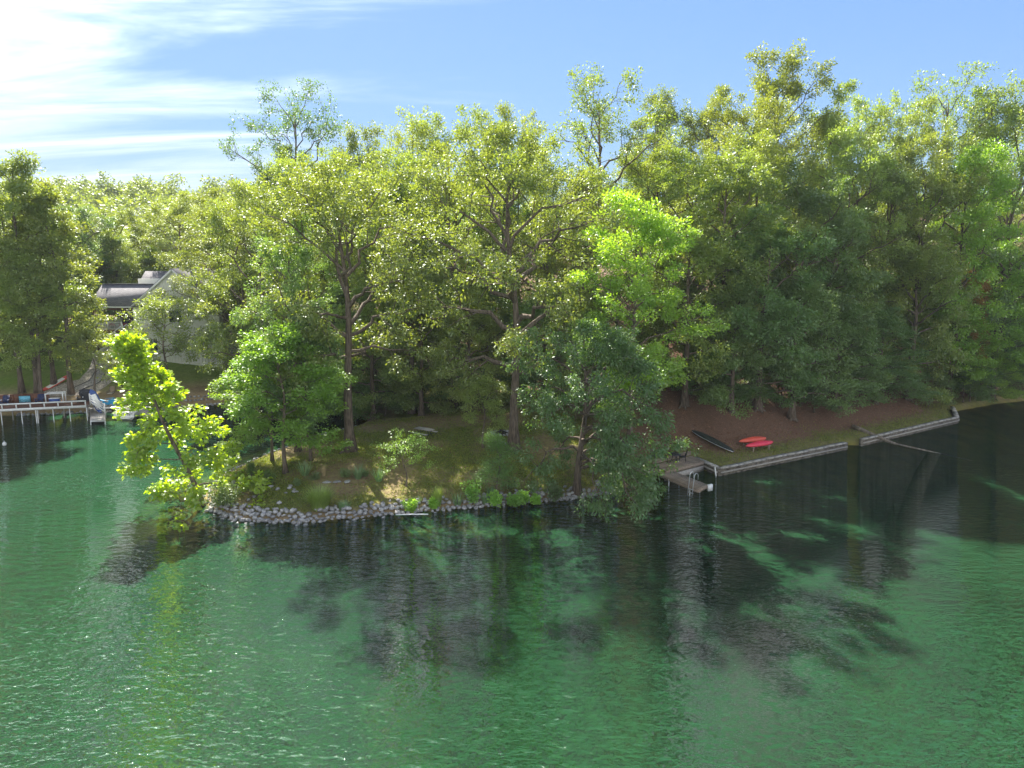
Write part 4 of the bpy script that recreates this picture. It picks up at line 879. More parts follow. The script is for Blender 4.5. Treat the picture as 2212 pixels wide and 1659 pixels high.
bush('shrub', 'rounded dark green shrub at the tip of the point', G(483, 1096), 1.35, 1.75, 34, 0.13, 0.07, 'shrub', 1, 22)
bush('juniper', 'upright dark juniper on the inlet side of the lawn', G(543, 1029), 0.45, 1.35, 40, 0.11, 0.03, 'ceda', 2, 14, blob=1.0)
bush('juniper', 'rounded yellow-green juniper below the front maple', G(580, 1049), 0.5, 1.1, 40, 0.11, 0.035, 'ceda', 3, 14, blob=1.0)
for i, (u, v, rx, h, lab) in enumerate(((888, 1107, 0.5, 0.9, 'bright round bush in the rocks left of the others'), (936, 1101, 0.38, 0.75, 'small bright bush left of the upright grass clump'), (1020, 1091, 0.72, 1.75, 'tallest bright leafy bush in the shore planting'),
        (1071, 1093, 0.62, 0.95, 'bright bush right of the tallest leafy bush'), (1111, 1094, 0.55, 0.75, 'low bright bush right of the young cedar stem'), (1131, 1090, 0.5, 0.95, 'bright bush second from the overhanging oak'), (1158, 1088, 0.4, 0.6, 'little green plant before the overhanging oak bush'))):
    bush('leafy_bush', lab, G(u, v), rx, h, 26, 0.16, 0.11, 'bright', 40 + i, 8)
bush('leafy_bush', 'dark green bush at the foot of the overhanging oak', G(1197, 1083), 0.85, 1.35, 26, 0.15, 0.09, 'shrub', 60, 12)
for i, (u, v, rx, h, lab) in enumerate(((788, 1030, 0.4, 0.5, 'small golden-green mound beside the yuccas'), (642, 1050, 0.35, 0.5, 'low plant between the flat stones and the yellow-green juniper'), (680, 1036, 0.6, 0.45, 'low leafy ground plants in front of the maple stems'), (745, 1030, 0.7, 0.5, 'low leafy plants left of the trunk shadow'))):
    bush('garden_plant', lab, G(u, v), rx, h, 20, 0.10, 0.06, 'shrub', 70 + i, 7)
pA, pB = at(855, 1112, 0.52), at(925, 1111, 0.52)
tag(MB().tube([tuple(pA), tuple(pA.lerp(pB, 0.5) + Vector((0, 0, 0.02))), tuple(pB)], 0.04, 8).obj('pipe', WHITE, smooth=True), 'thin white pipe lying along the shore rocks', 'pipe')
pl = thing('plank_landing', 'small reddish board landing on the inlet side behind the oaks', 'landing')
a_, b_, c_ = at(650, 948, 0.7), at(690, 945, 0.7), at(655, 941, 0.7); planks(pl, a_, b_, c_, 0.72, 0.2, REDWOOD)
for p in (a_, b_, c_): MB().tube([(p.x, p.y, -0.8), (p.x, p.y, 0.7)], 0.06, 6).obj('post', GREYWOOD, pl)

# grass blades and fallen leaves as ground cover
def ground_cover():
    r = np.random.default_rng(9); n = 120000
    x = r.uniform(-24, 12, n); y = r.uniform(45, 74, n); d = shore_dist(x, y); k = (d > 0.8) & (d < 17) & (fbm(x, y, 0.45, 7) * 0.5 + 0.5 + r.normal(size=n) * 0.22 > 0.45) & ~((x > 8) & (y > 55)); x, y = x[k], y[k]
    x2 = r.uniform(12, 52, n // 3); y2 = r.uniform(56, 82, n // 3); d2 = shore_dist(x2, y2); k2 = (d2 > 0.3) & (d2 < 3.2 + r.normal(size=n // 3) * 0.6); x = np.concatenate([x, x2[k2]]); y = np.concatenate([y, y2[k2]])
    z = height(x, y); m = len(x); a = r.uniform(0, 6.28, m); h = r.uniform(0.05, 0.13, m); w_ = r.uniform(0.05, 0.1, m)
    B = np.stack([x, y, z], 1); S = np.stack([np.cos(a), np.sin(a), 0 * a], 1); T = B + np.stack([r.normal(size=m) * 0.05, r.normal(size=m) * 0.05, h], 1)
    V = np.stack([B - S * w_[:, None] / 2, B + S * w_[:, None] / 2, T], 1).reshape(-1, 3); F = np.arange(3 * m).reshape(-1, 3)
    tag(new('grass', mesh_np('grass', V, F, None, LEAF_TURF, False, dict(tint=np.repeat(r.random(m), 3)))), 'short patchy lawn grass covering the point', 'grass', kind='stuff')
    n = 60000; x = r.uniform(-20, 56, n); y = r.uniform(48, 92, n); d = shore_dist(x, y)
    wgt = np.where((x > 9) & (y > 55), sst(d, 2.0, 4.5), 0.10 + 0.9 * sst(d, 14, 18)) * (d > 0.4); k = r.random(n) < wgt; x, y = x[k], y[k]; z = height(x, y) + 0.015; m = len(x)
    a = r.uniform(0, 6.28, m); s = r.uniform(0.05, 0.11, m)[:, None]; B = np.stack([x, y, z], 1); U = np.stack([np.cos(a), np.sin(a), r.normal(size=m) * 0.3], 1); W_ = np.stack([-np.sin(a), np.cos(a), r.normal(size=m) * 0.3], 1) * 0.7
    V = np.stack([B - U * s, B + W_ * s + [0, 0, 0.015], B + U * s, B - W_ * s + [0, 0, 0.015]], 1).reshape(-1, 3); F = np.arange(4 * m).reshape(-1, 4)
    tag(new('fallen_leaves', mesh_np('fallen_leaves', V, None, F, LEAF_DEAD, False, dict(tint=np.repeat(r.random(m), 4)))), 'brown fallen leaves on the slope and under the trees', 'leaf litter', kind='stuff')
LEAF_TURF = leaf_mat('turf_blade', (0.06, 0.10, 0.018), (0.15, 0.15, 0.035), trans=0.35, gloss=0.02)
LEAF_DEAD = leaf_mat('dead_leaf', (0.085, 0.048, 0.03), (0.19, 0.105, 0.07), trans=0.2, gloss=0.02, tcol=(1.2, 0.9, 0.5))
ground_cover()

# ------------------------------------------------------------------ far shore: decks, dock, boat
ang = math.atan2(1.7, 6.4); FO = Vector((-46.5, 76.0, 0)); ca_, sa_ = math.cos(ang), math.sin(ang)
def fw(x, y): return Vector((FO.x + x * ca_ - y * sa_, FO.y + x * sa_ + y * ca_, 0))     # deck frame -> world
DZ = 1.72
ud = thing('shore_deck', 'long reddish deck on white legs along the far shore', 'deck', FO, ang)
pm = MB().box((0, 0, 0), (12.0, 0.19, 0.05)).mesh('plank', REDWOOD)
for i in range(18): new('plank', pm, ud, (-6.0, 0.12 + 0.2 * i, DZ))
MB().bar((-12, -0.03, DZ - 0.10), (0.0, -0.03, DZ - 0.10), 0.06, 0.26).obj('fascia', WHITE, ud)
MB().bar((-12, -0.02, DZ + 0.52), (0.0, -0.02, DZ + 0.52), 0.13, 0.14).obj('top_rail', WHITE, ud)
for i in range(10): MB().box((-0.06 - 1.32 * i, -0.02, DZ + 0.24), (0.11, 0.09, 0.44)).obj('rail_post', WHITE, ud)
for x in (-0.05, -1.7, -3.3, -4.8, -4.95, -6.3, -8.2): MB().tube([(x, 0.1, -2.2), (x, 0.1, DZ - 0.2)], 0.045, 7).obj('leg', WHITE, ud, True)
for x in (-0.6, -3.0, -5.5, -8.0): MB().tube([(x, 2.4, -0.6), (x, 2.4, DZ - 0.2)], 0.07, 7).obj('rear_leg', GREYWOOD, ud, True)
# privacy wall with a sign, chairs, cooler
pw = thing('privacy_wall', 'reddish board wall at the back of the long deck', 'wall', fw(-12, 3.0), ang)
for i in range(24): MB().box((0, 0, 0.5), (0.30, 0.05, 0.98 + 0.01 * (i % 2))).obj('board', REDWOOD, pw, loc=(0.16 + 0.315 * i, 0, DZ + 0.03))
MB().box((3.8, 0, DZ + 1.04), (7.7, 0.14, 0.06)).obj('cap_rail', REDWOOD, pw)
SIGN = mat('blue_sign', (0.16, 0.50, 0.66), 0.5, 0.35, 9.0, stretch=(0.6, 1, 4))
p = fw(-6.85, 2.9); sg = thing('sign_board', 'light blue framed sign hung on the reddish board wall', 'sign', (p.x, p.y, DZ + 0.5), ang)
MB().box((0, 0, 0), (1.1, 0.04, 0.72)).obj('panel', SIGN, sg)
f = MB(); 
for z in (-0.38, 0.38): f.box((0, -0.01, z), (1.2, 0.06, 0.05))
for x in (-0.575, 0.575): f.box((x, -0.01, 0), (0.05, 0.058, 0.72))
f.obj('frame', IRON, sg)
def adirondack(p, rz, label, m):
    o = thing('garden_chair', label, 'chair', (p.x, p.y, DZ + 0.03), rz)
    for i in range(5): x = -0.24 + 0.12 * i; MB().bar((x, 0.15, 0.28), (x * 1.15, 0.52, 1.02 - 0.5 * abs(x) ** 1.5), 0.105, 0.025).obj('back_slat', m, o)
    for i in range(4): MB().box((0, -0.30 + 0.13 * i, 0.40 - 0.035 * i), (0.54, 0.11, 0.025)).obj('seat_slat', m, o)
    for s in (-1, 1):
        MB().box((s * 0.34, -0.05, 0.58), (0.14, 0.72, 0.03)).obj('armrest', m, o); MB().box((s * 0.32, -0.33, 0.28), (0.05, 0.10, 0.56)).obj('leg', m, o); MB().bar((s * 0.29, -0.35, 0.36), (s * 0.29, 0.5, 0.03), 0.035, 0.11).obj('leg', m, o)
adirondack(fw(-5.2, 2.3), ang, 'navy blue slatted garden chair beside the sign', NAVY)
adirondack(fw(-8.55, 2.3), ang, 'navy blue slatted garden chair cut by the left edge', NAVY)
p = fw(-3.75, 2.35); co = thing('cooler', 'blue cooler with white lid under the white stand', 'cooler', (p.x, p.y, DZ + 0.03), ang)
MB().box((0, 0, 0.26), (1.0, 0.5, 0.46)).obj('body', BLUE, co); MB().box((0, 0, 0.52), (1.03, 0.53, 0.06)).obj('lid', WHITE, co); MB().bar((-0.53, -0.1, 0.3), (-0.53, 0.1, 0.3), 0.05, 0.06).obj('handle', WHITE, co); MB().bar((0.53, -0.1, 0.3), (0.53, 0.1, 0.3), 0.05, 0.06).obj('handle', WHITE, co)
p = fw(-3.75, 2.6); wf = thing('white_stand', 'open white timber stand around the blue cooler', 'stand', (p.x, p.y, DZ + 0.03), ang)
for x in (-0.85, 0.85):
    for y in (-0.35, 0.5): MB().box((x, y, 0.55), (0.10, 0.10, 1.08 + (0.12 if x > 0 else 0))).obj('leg', WHITE, wf)
for y in (-0.35, 0.5): MB().box((0, y, 1.06), (1.6, 0.09, 0.10)).obj('rail', WHITE, wf)
for x in (-0.85, 0.85): MB().box((x, 0.075, 0.98), (0.09, 0.75, 0.09)).obj('rail', WHITE, wf)
# covered grill and rocking chair at the right end of the deck
p = fw(-0.75, 2.7); gr = thing('covered_grill', 'grill under a black cover at the deck end', 'grill', (p.x, p.y, DZ + 0.03), ang + 0.2)
m = MB(); rs = []
for z, a, b in ((0.02, 0.50, 0.34), (0.5, 0.52, 0.33), (0.92, 0.66, 0.36), (1.05, 0.62, 0.34), (1.25, 0.50, 0.28), (1.32, 0.30, 0.16)):
    rs.append([(a * math.copysign(abs(math.cos(t)) ** 0.55, math.cos(t)), b * math.copysign(abs(math.sin(t)) ** 0.55, math.sin(t)), z + 0.02 * math.sin(5 * t)) for t in np.arange(20) * 2 * math.pi / 20])
m.loft(rs).obj('cover', BLACK, gr, True); MB().tube([(-0.45, 0.2, 0.0), (-0.45, 0.28, 0.0)], 0.09, 10).obj('wheel', IRON, gr)
p = fw(-1.05, 1.6); rc = thing('rocking_chair', 'dark rocking chair in front of the covered grill', 'chair', (p.x, p.y, DZ + 0.03), ang + 0.3)
MB().box((0, 0, 0.42), (0.56, 0.52, 0.05)).obj('seat', BLACK, rc)
for i in range(5): MB().bar((-0.2 + 0.1 * i, 0.25, 0.44), (-0.2 + 0.1 * i, 0.45, 1.08), 0.07, 0.02).obj('back_slat', BLACK, rc)
for s in (-1, 1):
    MB().tube([(s * 0.26, -0.5, 0.10), (s * 0.26, -0.2, 0.035), (s * 0.26, 0.25, 0.035), (s * 0.26, 0.62, 0.14)], 0.028, 5).obj('rocker', BLACK, rc); MB().box((s * 0.31, -0.02, 0.64), (0.09, 0.6, 0.03)).obj('armrest', WHITE, rc)
    for y in (-0.24, 0.25): MB().box((s * 0.27, y, 0.34), (0.05, 0.05, 0.6)).obj('leg', BLACK, rc)
# stair with white side rails and paddleboards leaning on it
p = fw(0.1, 1.4); st = thing('deck_stair', 'short stair with white slatted rail beside the gangway', 'stair', (p.x, p.y, 0), ang)
for k in range(5): MB().box((0.16 + 0.27 * k, 0.5, DZ - 0.24 * (k + 1)), (0.30, 1.5, 0.05)).obj('tread', GREYWOOD, st)
for z in (0.15, 0.42, 0.70, 0.95): MB().bar((0.02, -0.32, DZ + z), (1.35, -0.32, DZ + z - 1.15), 0.05, 0.12).obj('rail_slat', WHITE, st)
for x, z0, z1 in ((0.0, DZ - 0.2, DZ + 1.10), (1.38, -0.2, DZ - 0.05)): MB().box((x, -0.32, (z0 + z1) / 2), (0.11, 0.11, z1 - z0)).obj('newel_post', WHITE, st)
def board(name, label, pts, wd, m, m2, up):
    a, b = Vector(pts[0]), Vector(pts[1]); d = b - a; o = thing(name, label, 'paddleboard', a)
    e = d.normalized(); n = Vector(up).normalized(); s = e.cross(n).normalized(); n = s.cross(e); ln = d.length; R1 = []; R2 = []
    for i in range(15):
        t = i / 14; f = max(1 - abs(2 * t - 1) ** 3.2, 0.02) ** 0.6; c = e * (ln * t) + n * (0.12 * (2 * t - 1) ** 4)
        R1.append([tuple(c + s * (f * wd / 2 * math.cos(q)) + n * (0.055 * math.sin(q) - 0.0)) for q in np.arange(12) * 2 * math.pi / 12])
        R2.append([tuple(c + s * (f * wd * 0.36 * math.cos(q)) + n * (0.052 + 0.010 * math.sin(q))) for q in np.arange(8) * 2 * math.pi / 8])
    MB().loft(R1).obj('board', m, o, True); MB().loft(R2[3:12]).obj('deck_pad', m2, o, True)
    MB().bar(tuple(e * 0.3 - n * 0.05), tuple(e * 0.55 - n * 0.18), 0.02, 0.14).obj('fin', IRON, o)
p = fw(0.75, 1.85); board('paddleboard', 'white and blue paddleboard leaning on the deck stair', ((p.x + 0.45, p.y - 0.5, 0.55), (p.x - 0.95, p.y + 0.3, 3.05)), 0.85, BLUE, GEL, (0.5, -1, 0.35))
a = gat(120, 838); b = gat(152, 820); g0 = gat(86, 850)
board('paddleboard', 'red and white paddleboard lying on the gravel against a tree', ((g0.x, g0.y + 0.2, g0.z + 0.12), (b.x, b.y, b.z + 0.55)), 0.82, BRICKRED, GEL, (0.1, -0.45, 1))
# lower sun platform, steps, loungers, float
lp = thing('sun_platform', 'low tan platform with dark wooden front by the gangway', 'deck')
PX0, PX1, PY0, PY1, PZ = -48.7, -45.9, 81.6, 84.4, 1.28
planks(lp, (PX0, PY0, 0), (PX1 + 3.4, PY0 + 0.5, 0), (PX0 - 0.4, PY1, 0), PZ, 0.2, TANDECK)
MB().bar((PX0, PY0 - 0.05, 0.86), (PX1, PY0 + 0.35, 0.86), 0.08, 0.78).obj('front_skirt', REDWOOD, lp)
for k in range(4):
    MB().bar((PX1 + 0.05, PY0 + 0.34 - 0.27 * k, PZ - 0.06 - 0.2 * k), (PX1 + 2.5, PY0 + 0.68 - 0.27 * k, PZ - 0.06 - 0.2 * k), 0.28, 0.05).obj('step', TANDECK, lp)
    MB().bar((PX1 + 0.05, PY0 + 0.46 - 0.27 * k, PZ - 0.17 - 0.2 * k), (PX1 + 2.5, PY0 + 0.80 - 0.27 * k, PZ - 0.17 - 0.2 * k), 0.04, 0.17).obj('riser', REDWOOD, lp)
def lounger(x, y, rz, label):
    o = thing('patio_lounge_chair', label, 'lounge chair', (x, y, PZ + 0.03), rz)
    MB().box((0, -0.15, 0.36), (0.58, 0.75, 0.04)).obj('seat', CREAM, o); MB().bar((0, 0.2, 0.36), (0, 0.55, 1.08), 0.58, 0.04).obj('backrest', SLING, o)
    for s in (-1, 1):
        MB().tube([(s * 0.31, -0.5, 0), (s * 0.31, -0.45, 0.36), (s * 0.31, 0.2, 0.38), (s * 0.31, 0.57, 1.12)], 0.022, 6).obj('side_frame', IRON, o, True); MB().tube([(s * 0.33, -0.42, 0.36), (s * 0.34, -0.36, 0.60), (s * 0.34, 0.3, 0.60)], 0.025, 6).obj('armrest', IRON, o, True); MB().tube([(s * 0.31, 0.2, 0.37), (s * 0.31, 0.45, 0.0)], 0.02, 6).obj('leg', IRON, o)
SLING = mat('tan_sling', (0.34, 0.26, 0.18), 0.7)
lounger(-48.0, 83.6, 0.15, 'tan lounge chair at the left of the sun platform')
lounger(-46.2, 84.2, 0.0, 'tan lounge chair at the right of the sun platform')
tag(MB().loft([[(x, y * 0.45, 0.07 + 0.03 * math.sin(3 * x)) if k else (x, y * 0.45, 0.0) for x, y in ((-0.55, -1), (0, -1.05), (0.55, -1), (0.6, 0), (0.55, 1), (0, 1.05), (-0.55, 1), (-0.6, 0))] for k in (0, 1)]).obj('folded_towel', CYAN, None, loc=(-47.5, 82.3, PZ + 0.04), rot=(0, 0, 0.2)), 'light blue towel on the sun platform', 'towel')
m = MB(); rs = []
for i in range(13):
    t = i / 12; x = -0.95 + 1.9 * t; hh = 0.36 + 0.10 * math.cos(2 * math.pi * t) + (0.06 if i in (0, 12) else 0); rs.append([(x, 0.10 * math.cos(q) + 0.12 * math.sin(q), 0.42 + hh * math.sin(q)) for q in np.arange(10) * 2 * math.pi / 10])
tag(m.loft(rs).obj('pool_float', CYAN, None, True, loc=(-47.35, 81.15, 0.58), rot=(R(-12), 0, 0.14)), 'bright blue foam float leaning on the platform front', 'float')
le = thing('shore_ledge', 'narrow pale dock ledge in front of the sun platform', 'dock'); planks(le, (-49.0, 80.2, 0), (-42.8, 81.1, 0), (-49.15, 81.2, 0), 0.55, 0.2, GREYWOOD); MB().bar((-49.0, 80.15, 0.47), (-42.8, 81.05, 0.47), 0.05, 0.18).obj('fascia', WHITE, le)
for x in (-48.6, -45.8, -43.0): MB().tube([(x, 80.3 + (x + 49) * 0.145, -1.5), (x, 80.3 + (x + 49) * 0.145, 0.45)], 0.05, 7).obj('post', WHITE, le)
gw = thing('gangway_dock', 'pale grey plank dock pointing out from the far platform', 'dock')
ga, gb, gc, gd_ = at(195, 880, 0.5), at(195.5, 908, 0.5), at(224, 880, 0.5), at(226.5, 907, 0.5)
planks(gw, ga, gc, gb, 0.5, 0.24, GREYWOOD)
for a, b in ((ga, gb), (gc, gd_), (gb, gd_)): MB().bar((a.x, a.y, 0.41), (b.x, b.y, 0.41), 0.06, 0.17).obj('fascia', WHITE, gw)
for p in (gb, gd_, ga.lerp(gb, 0.5), gc.lerp(gd_, 0.5)): MB().tube([(p.x, p.y, -2.2), (p.x, p.y, 0.45)], 0.05, 7).obj('leg', WHITE, gw, True)
# motorboat, stern towards us
bo = thing('motorboat', 'white open motorboat moored with its stern outward', 'boat', (at(268, 903, 0.15).x, at(268, 903, 0.15).y, 0.0), R(86))
def boat():
    L0 = 5.4; rs = []; xs = np.linspace(0, 1, 12)
    def beam(t): return 1.22 * (1 - max(0, (t - 0.45) / 0.56) ** 2.4)
    for t in xs:
        b = max(beam(t), 0.03); sh = 0.72 + 0.22 * t; kl = -0.28 + 0.30 * max(0, t - 0.6) / 0.4
        rs.append([(L0 * t, -b, sh), (L0 * t, -b * 0.97, 0.30 + 0.15 * t), (L0 * t, -b * 0.80, 0.02 + 0.2 * t), (L0 * t, 0, kl), (L0 * t, b * 0.80, 0.02 + 0.2 * t), (L0 * t, b * 0.97, 0.30 + 0.15 * t), (L0 * t, b, sh)])
    m = MB(); m.loft(rs, close=False, caps=True); m.obj('hull', GEL, bo, True)
    g = MB()
    for s in (-1, 1): g.tube([(L0 * t, s * (beam(t) - 0.03 if t < 0.98 else 0.02), 0.74 + 0.22 * t) for t in xs], 0.075, 7)
    g.obj('gunwale', GEL, bo, True)
    MB().box((0.55, 0, 0.66), (1.1, 2.15, 0.16)).obj('engine_cover', GEL, bo); MB().box((-0.28, 0, 0.22), (0.62, 2.0, 0.09)).obj('swim_platform', GEL, bo); MB().box((2.6, 0, 0.22), (3.0, 2.0, 0.05)).obj('floor', CREAM, bo)
    MB().box((1.35, 0, 0.62), (0.5, 2.0, 0.28)).obj('bench_seat', CREAM, bo); MB().box((1.06, 0, 0.86), (0.12, 1.95, 0.3)).obj('bench_back', CREAM, bo)
    for y in (-0.6, 0.6): s = MB(); s.box((2.35, y, 0.56), (0.5, 0.52, 0.22)); s.box((2.08, y, 0.86), (0.10, 0.5, 0.5)); s.obj('seat', CREAM, bo)
    for s in (-1, 1): MB().bar((2.95, s * 0.45, 0.98), (3.15, s * 1.05, 1.0), 0.03, 0.42).obj('windscreen', GLASS, bo); MB().box((3.25, s * 0.72, 0.78), (0.5, 0.55, 0.4)).obj('console', GEL, bo)
    MB().box((0.0, 0, 0.16), (0.02, 0.4, 0.25)).obj('drive_plate', IRON, bo)
    for y in (-0.7, -0.5, 0.5, 0.7): MB().tube([(-0.03, y, 0.52), (-0.06, y, 0.52)], 0.06, 8).obj('vent', IRON, bo)
    MB().bar((1.9, -1.16, 0.9), (1.9, 1.16, 0.9), 0.04, 0.04)
boat()
pf = thing('jet_ski_float', 'pale grey floating platform beside the motorboat', 'float dock', (at(317, 899, 0.1).x, at(317, 899, 0.1).y, 0), R(88))
m = MB(); m.box((2.2, 0, 0.12), (4.4, 1.9, 0.42)); m.obj('base', GREYWOOD, pf)
for s in (-1, 1): MB().bar((0.2, s * 0.55, 0.38), (4.2, s * 0.55, 0.38), 0.35, 0.10).obj('bunk', GREYWOOD, pf)
MB().bar((0.0, 0, 0.35), (0.0, 1.7, 0.35), 0.05, 0.05)
bt = thing('duffel_bag', 'dark blue bag lying on the floating platform', 'bag', (at(330, 888, 0.4).x, at(330, 888, 0.4).y, 0.42))
hull(MB(), 0.9, 0.5, 0.3, 7, 10).obj('body', BLUE, bt, True); MB().tube([(-0.3, -0.2, 0.12), (0, 0, 0.34), (0.3, 0.2, 0.12)], 0.025, 5).obj('strap', IRON, bt)
b = at(10, 962, 0); by = thing('mooring_buoy', 'white buoy floating alone near the left edge', 'buoy', b)
MB().loft([[(r * math.cos(q), r * math.sin(q), z) for q in np.arange(12) * 2 * math.pi / 12] for z, r in ((-0.1, 0.05), (-0.02, 0.15), (0.12, 0.19), (0.26, 0.15), (0.33, 0.06))]).obj('float', WHITE, by, True); MB().tube([(0, 0, 0.3), (0, 0, 0.45)], 0.03, 6).obj('ring', WHITE, by)

# gravel bed and paver path
def strip(name, pts, wl, m, lift, label):
    P = np.array(pts, float); t = np.linspace(0, len(P) - 1, 60); C = np.stack([np.interp(t, np.arange(len(P)), P[:, k]) for k in range(2)], 1); W_ = np.interp(t, np.arange(len(P)), wl)
    for _ in range(6): C[1:-1] = (C[:-2] + C[1:-1] * 2 + C[2:]) / 4
    T = norm(np.gradient(C, axis=0)); Nn = np.stack([-T[:, 1], T[:, 0]], 1); k = 9; o = np.linspace(-0.5, 0.5, k)
    X = C[:, None, 0] + Nn[:, None, 0] * o[None] * W_[:, None]; Y = C[:, None, 1] + Nn[:, None, 1] * o[None] * W_[:, None]; Z = height(X, Y) + lift
    i = (np.arange(59)[:, None] * k + np.arange(k - 1)[None]).ravel(); Q = np.stack([i, i + 1, i + k + 1, i + k], 1)
    ob = tag(new(name, mesh_np(name, np.stack([X, Y, Z], -1), None, Q, m, True)), label, 'path', kind='structure'); return X, Y, Z
GRAVEL = mat('river_gravel', (0.42, 0.37, 0.31), 0.9, 0.45, 9.0, 0.8, spec=0.2)
PAVER = mat('paver', (0.36, 0.33, 0.31), 0.85, 0.25, 5.0, 0.4, spec=0.2)
pa = [gat(60, 862), gat(110, 850), gat(165, 842), gat(205, 826), gat(222, 795), gat(232, 762), gat(240, 748)]
pa = [(p.x, p.y) for p in pa]
strip('gravel_bed', pa, [2.2, 4.0, 4.6, 4.2, 3.2, 2.8, 2.6], GRAVEL, 0.03, 'pale gravel bed along the curving path')
X, Y, Z = strip('path', pa[2:], [1.2, 1.35, 1.35, 1.35, 1.35], PAVER, 0.06, 'paver path curving up to the cream house')
for side in (0, -1):
    tag(MB().tube(np.stack([X[:, side], Y[:, side], Z[:, side] + 0.02], 1)[::3], 0.05, 5).obj('path_edging', IRON, smooth=True), 'dark edging along the %s side of the paver path' % ('lawn' if side == 0 else 'paddleboard'), 'edging', kind='structure')

# ------------------------------------------------------------------ the house
SHINGLE, _nt, _N, _L, _P, _O = mat_base('grey_shingles'); _P.inputs['Roughness'].default_value = 0.9; _P.inputs['Specular IOR Level'].default_value = 0.2
_tc = _N.new('ShaderNodeTexCoord'); _bk = _N.new('ShaderNodeTexBrick'); _bk.inputs['Scale'].default_value = 1.0; _bk.inputs['Brick Width'].default_value = 0.33; _bk.inputs['Row Height'].default_value = 0.14; _bk.inputs['Mortar Size'].default_value = 0.012
_bk.inputs['Color1'].default_value = (0.13, 0.125, 0.135, 1); _bk.inputs['Color2'].default_value = (0.20, 0.19, 0.20, 1); _bk.inputs['Mortar'].default_value = (0.05, 0.05, 0.055, 1)
_L.new(_tc.outputs['Object'], _bk.inputs[0]); _L.new(_bk.outputs[0], _P.inputs['Base Color'])
ho = thing('house', 'cream house with grey shingle roof and covered porch among the trees', 'house')
HG = hz(-46, 94) - 0.3
m = MB(); yF, yB, xL, xM, xR, zE, zA = 93.0, 104.0, -49.5, -43.9, -38.3, 11.4, 16.1
m.add([(xL, yF, HG - 1), (xR, yF, HG - 1), (xR, yF, zE), (xM, yF, zA), (xL, yF, zE)], None, None); m.V.pop(); m.n -= 5
fr_ = [(xL, yF, HG - 1), (xR, yF, HG - 1), (xR, yF, zE), (xM, yF, zA), (xL, yF, zE)]; bk_ = [(a, yB, c) for a, _, c in fr_]
m.add(fr_ + [(xM, yF, zE)], [(0, 1, 5), (1, 2, 5), (2, 3, 5), (3, 4, 5), (4, 0, 5)]); m.add(bk_ + [(xM, yB, zE)], [(1, 0, 5), (2, 1, 5), (3, 2, 5), (4, 3, 5), (0, 4, 5)])
m.add([fr_[1], fr_[2], bk_[2], bk_[1], fr_[4], fr_[0], bk_[0], bk_[4]], None, [(0, 3, 2, 1), (4, 7, 6, 5)])
m.obj('wall', SIDING, ho)
for i in range(28): x = xL + 0.2 + 0.4 * i; zt = zE + (zA - zE) * (1 - abs(x - xM) / (xR - xM)) - 0.12; MB().box((x, yF - 0.012, (HG + zt) / 2), (0.05, 0.025, zt - HG)).obj('batten', SIDING, ho)
def slope(name, a, b, ln_x, parent, mt=SHINGLE, th=0.14):
    """roof plane: eave point a up to ridge point b, running along the third axis by ln_x"""
    a, b = Vector(a), Vector(b); d = b - a; ax = Vector(ln_x); n = ax.cross(d).normalized()
    if n.z < 0: n = -n
    rot = Matrix((ax.normalized(), d.normalized(), ax.normalized().cross(d.normalized()))).transposed()
    o = MB().box((ax.length / 2, d.length / 2, 0), (ax.length, d.length, th)).obj(name, mt, parent); o.matrix_local = Matrix.Translation(a) @ rot.to_4x4(); return o
ov = 0.35; sl_ = (zA - zE) / (xM - xL)
r1 = slope('roof', (xL - ov, yF - 0.3, zE - ov * sl_ + 0.1), (xM, yF - 0.3, zA + 0.1), (0, yB - yF + 0.6, 0), ho); r2 = slope('roof', (xR + ov, yF - 0.3, zE - ov * sl_ + 0.1), (xM, yF - 0.3, zA + 0.1), (0, yB - yF + 0.6, 0), ho)
for s, x in ((1, xL - ov), (-1, xR + ov)): MB().bar((x, yF - 0.33, zE - ov * sl_ - 0.06), (xM, yF - 0.33, zA - 0.04), 0.05, 0.24).obj('rake_board', WHITE, ho)
pzE, pzR, pX0 = 11.35, 14.1, -55.1
slope('porch_roof', (pX0, yF - 0.35, pzE), (pX0, yF + 3.5, pzR), (9.5, 0, 0), ho); slope('porch_roof', (pX0, yF + 7.35, pzE), (pX0, yF + 3.5, pzR), (9.5, 0, 0), ho)
MB().bar((pX0, yF - 0.40, pzE - 0.05), (xL, yF - 0.40, pzE - 0.05), 0.10, 0.16).obj('gutter', WHITE, ho)
MB().box((-51, yF + 3.5, pzR + 0.06), (8.2, 0.3, 0.08)).obj('ridge_cap', SHINGLE, ho)
slope('rear_roof', (-52.5, 100.2, 13.6), (-52.5, 103.0, 15.7), (8, 0, 0), ho); slope('rear_roof', (-52.5, 106, 13.6), (-52.5, 103.0, 15.7), (8, 0, 0), ho)
MB().box((-48.5, 103, 10.5), (8, 4.6, 8.5)).obj('rear_wall', SIDING, ho); MB().box((-46.0, 101.5, 15.6), (2.4, 1.8, 1.7)).obj('dormer', SHINGLE, ho)
MB().box((-43.2, 98, 16.4), (0.9, 0.9, 1.6)).obj('chimney', WHITE, ho)
MB().box((-52.2, yF + 7.0, 10.0), (5.2, 0.2, 3.0)).obj('porch_back_wall', NAVY, ho)
DF = 8.35
for x in (-54.55, -51.7): MB().box((x, yF + (0.0 if x < -54 else 3.4), (HG + pzE) / 2), (0.30, 0.30, pzE - HG - 0.1)).obj('porch_post', REDWOOD, ho)
MB().box((-54.55, yF + 6.6, (HG + pzE) / 2), (0.30, 0.30, pzE - HG - 0.1)).obj('porch_post', REDWOOD, ho); MB().box((-49.7, yF + 0.0, (HG + DF) / 2 - 0.3), (0.25, 0.25, DF - HG - 0.5)).obj('porch_post', REDWOOD, ho)
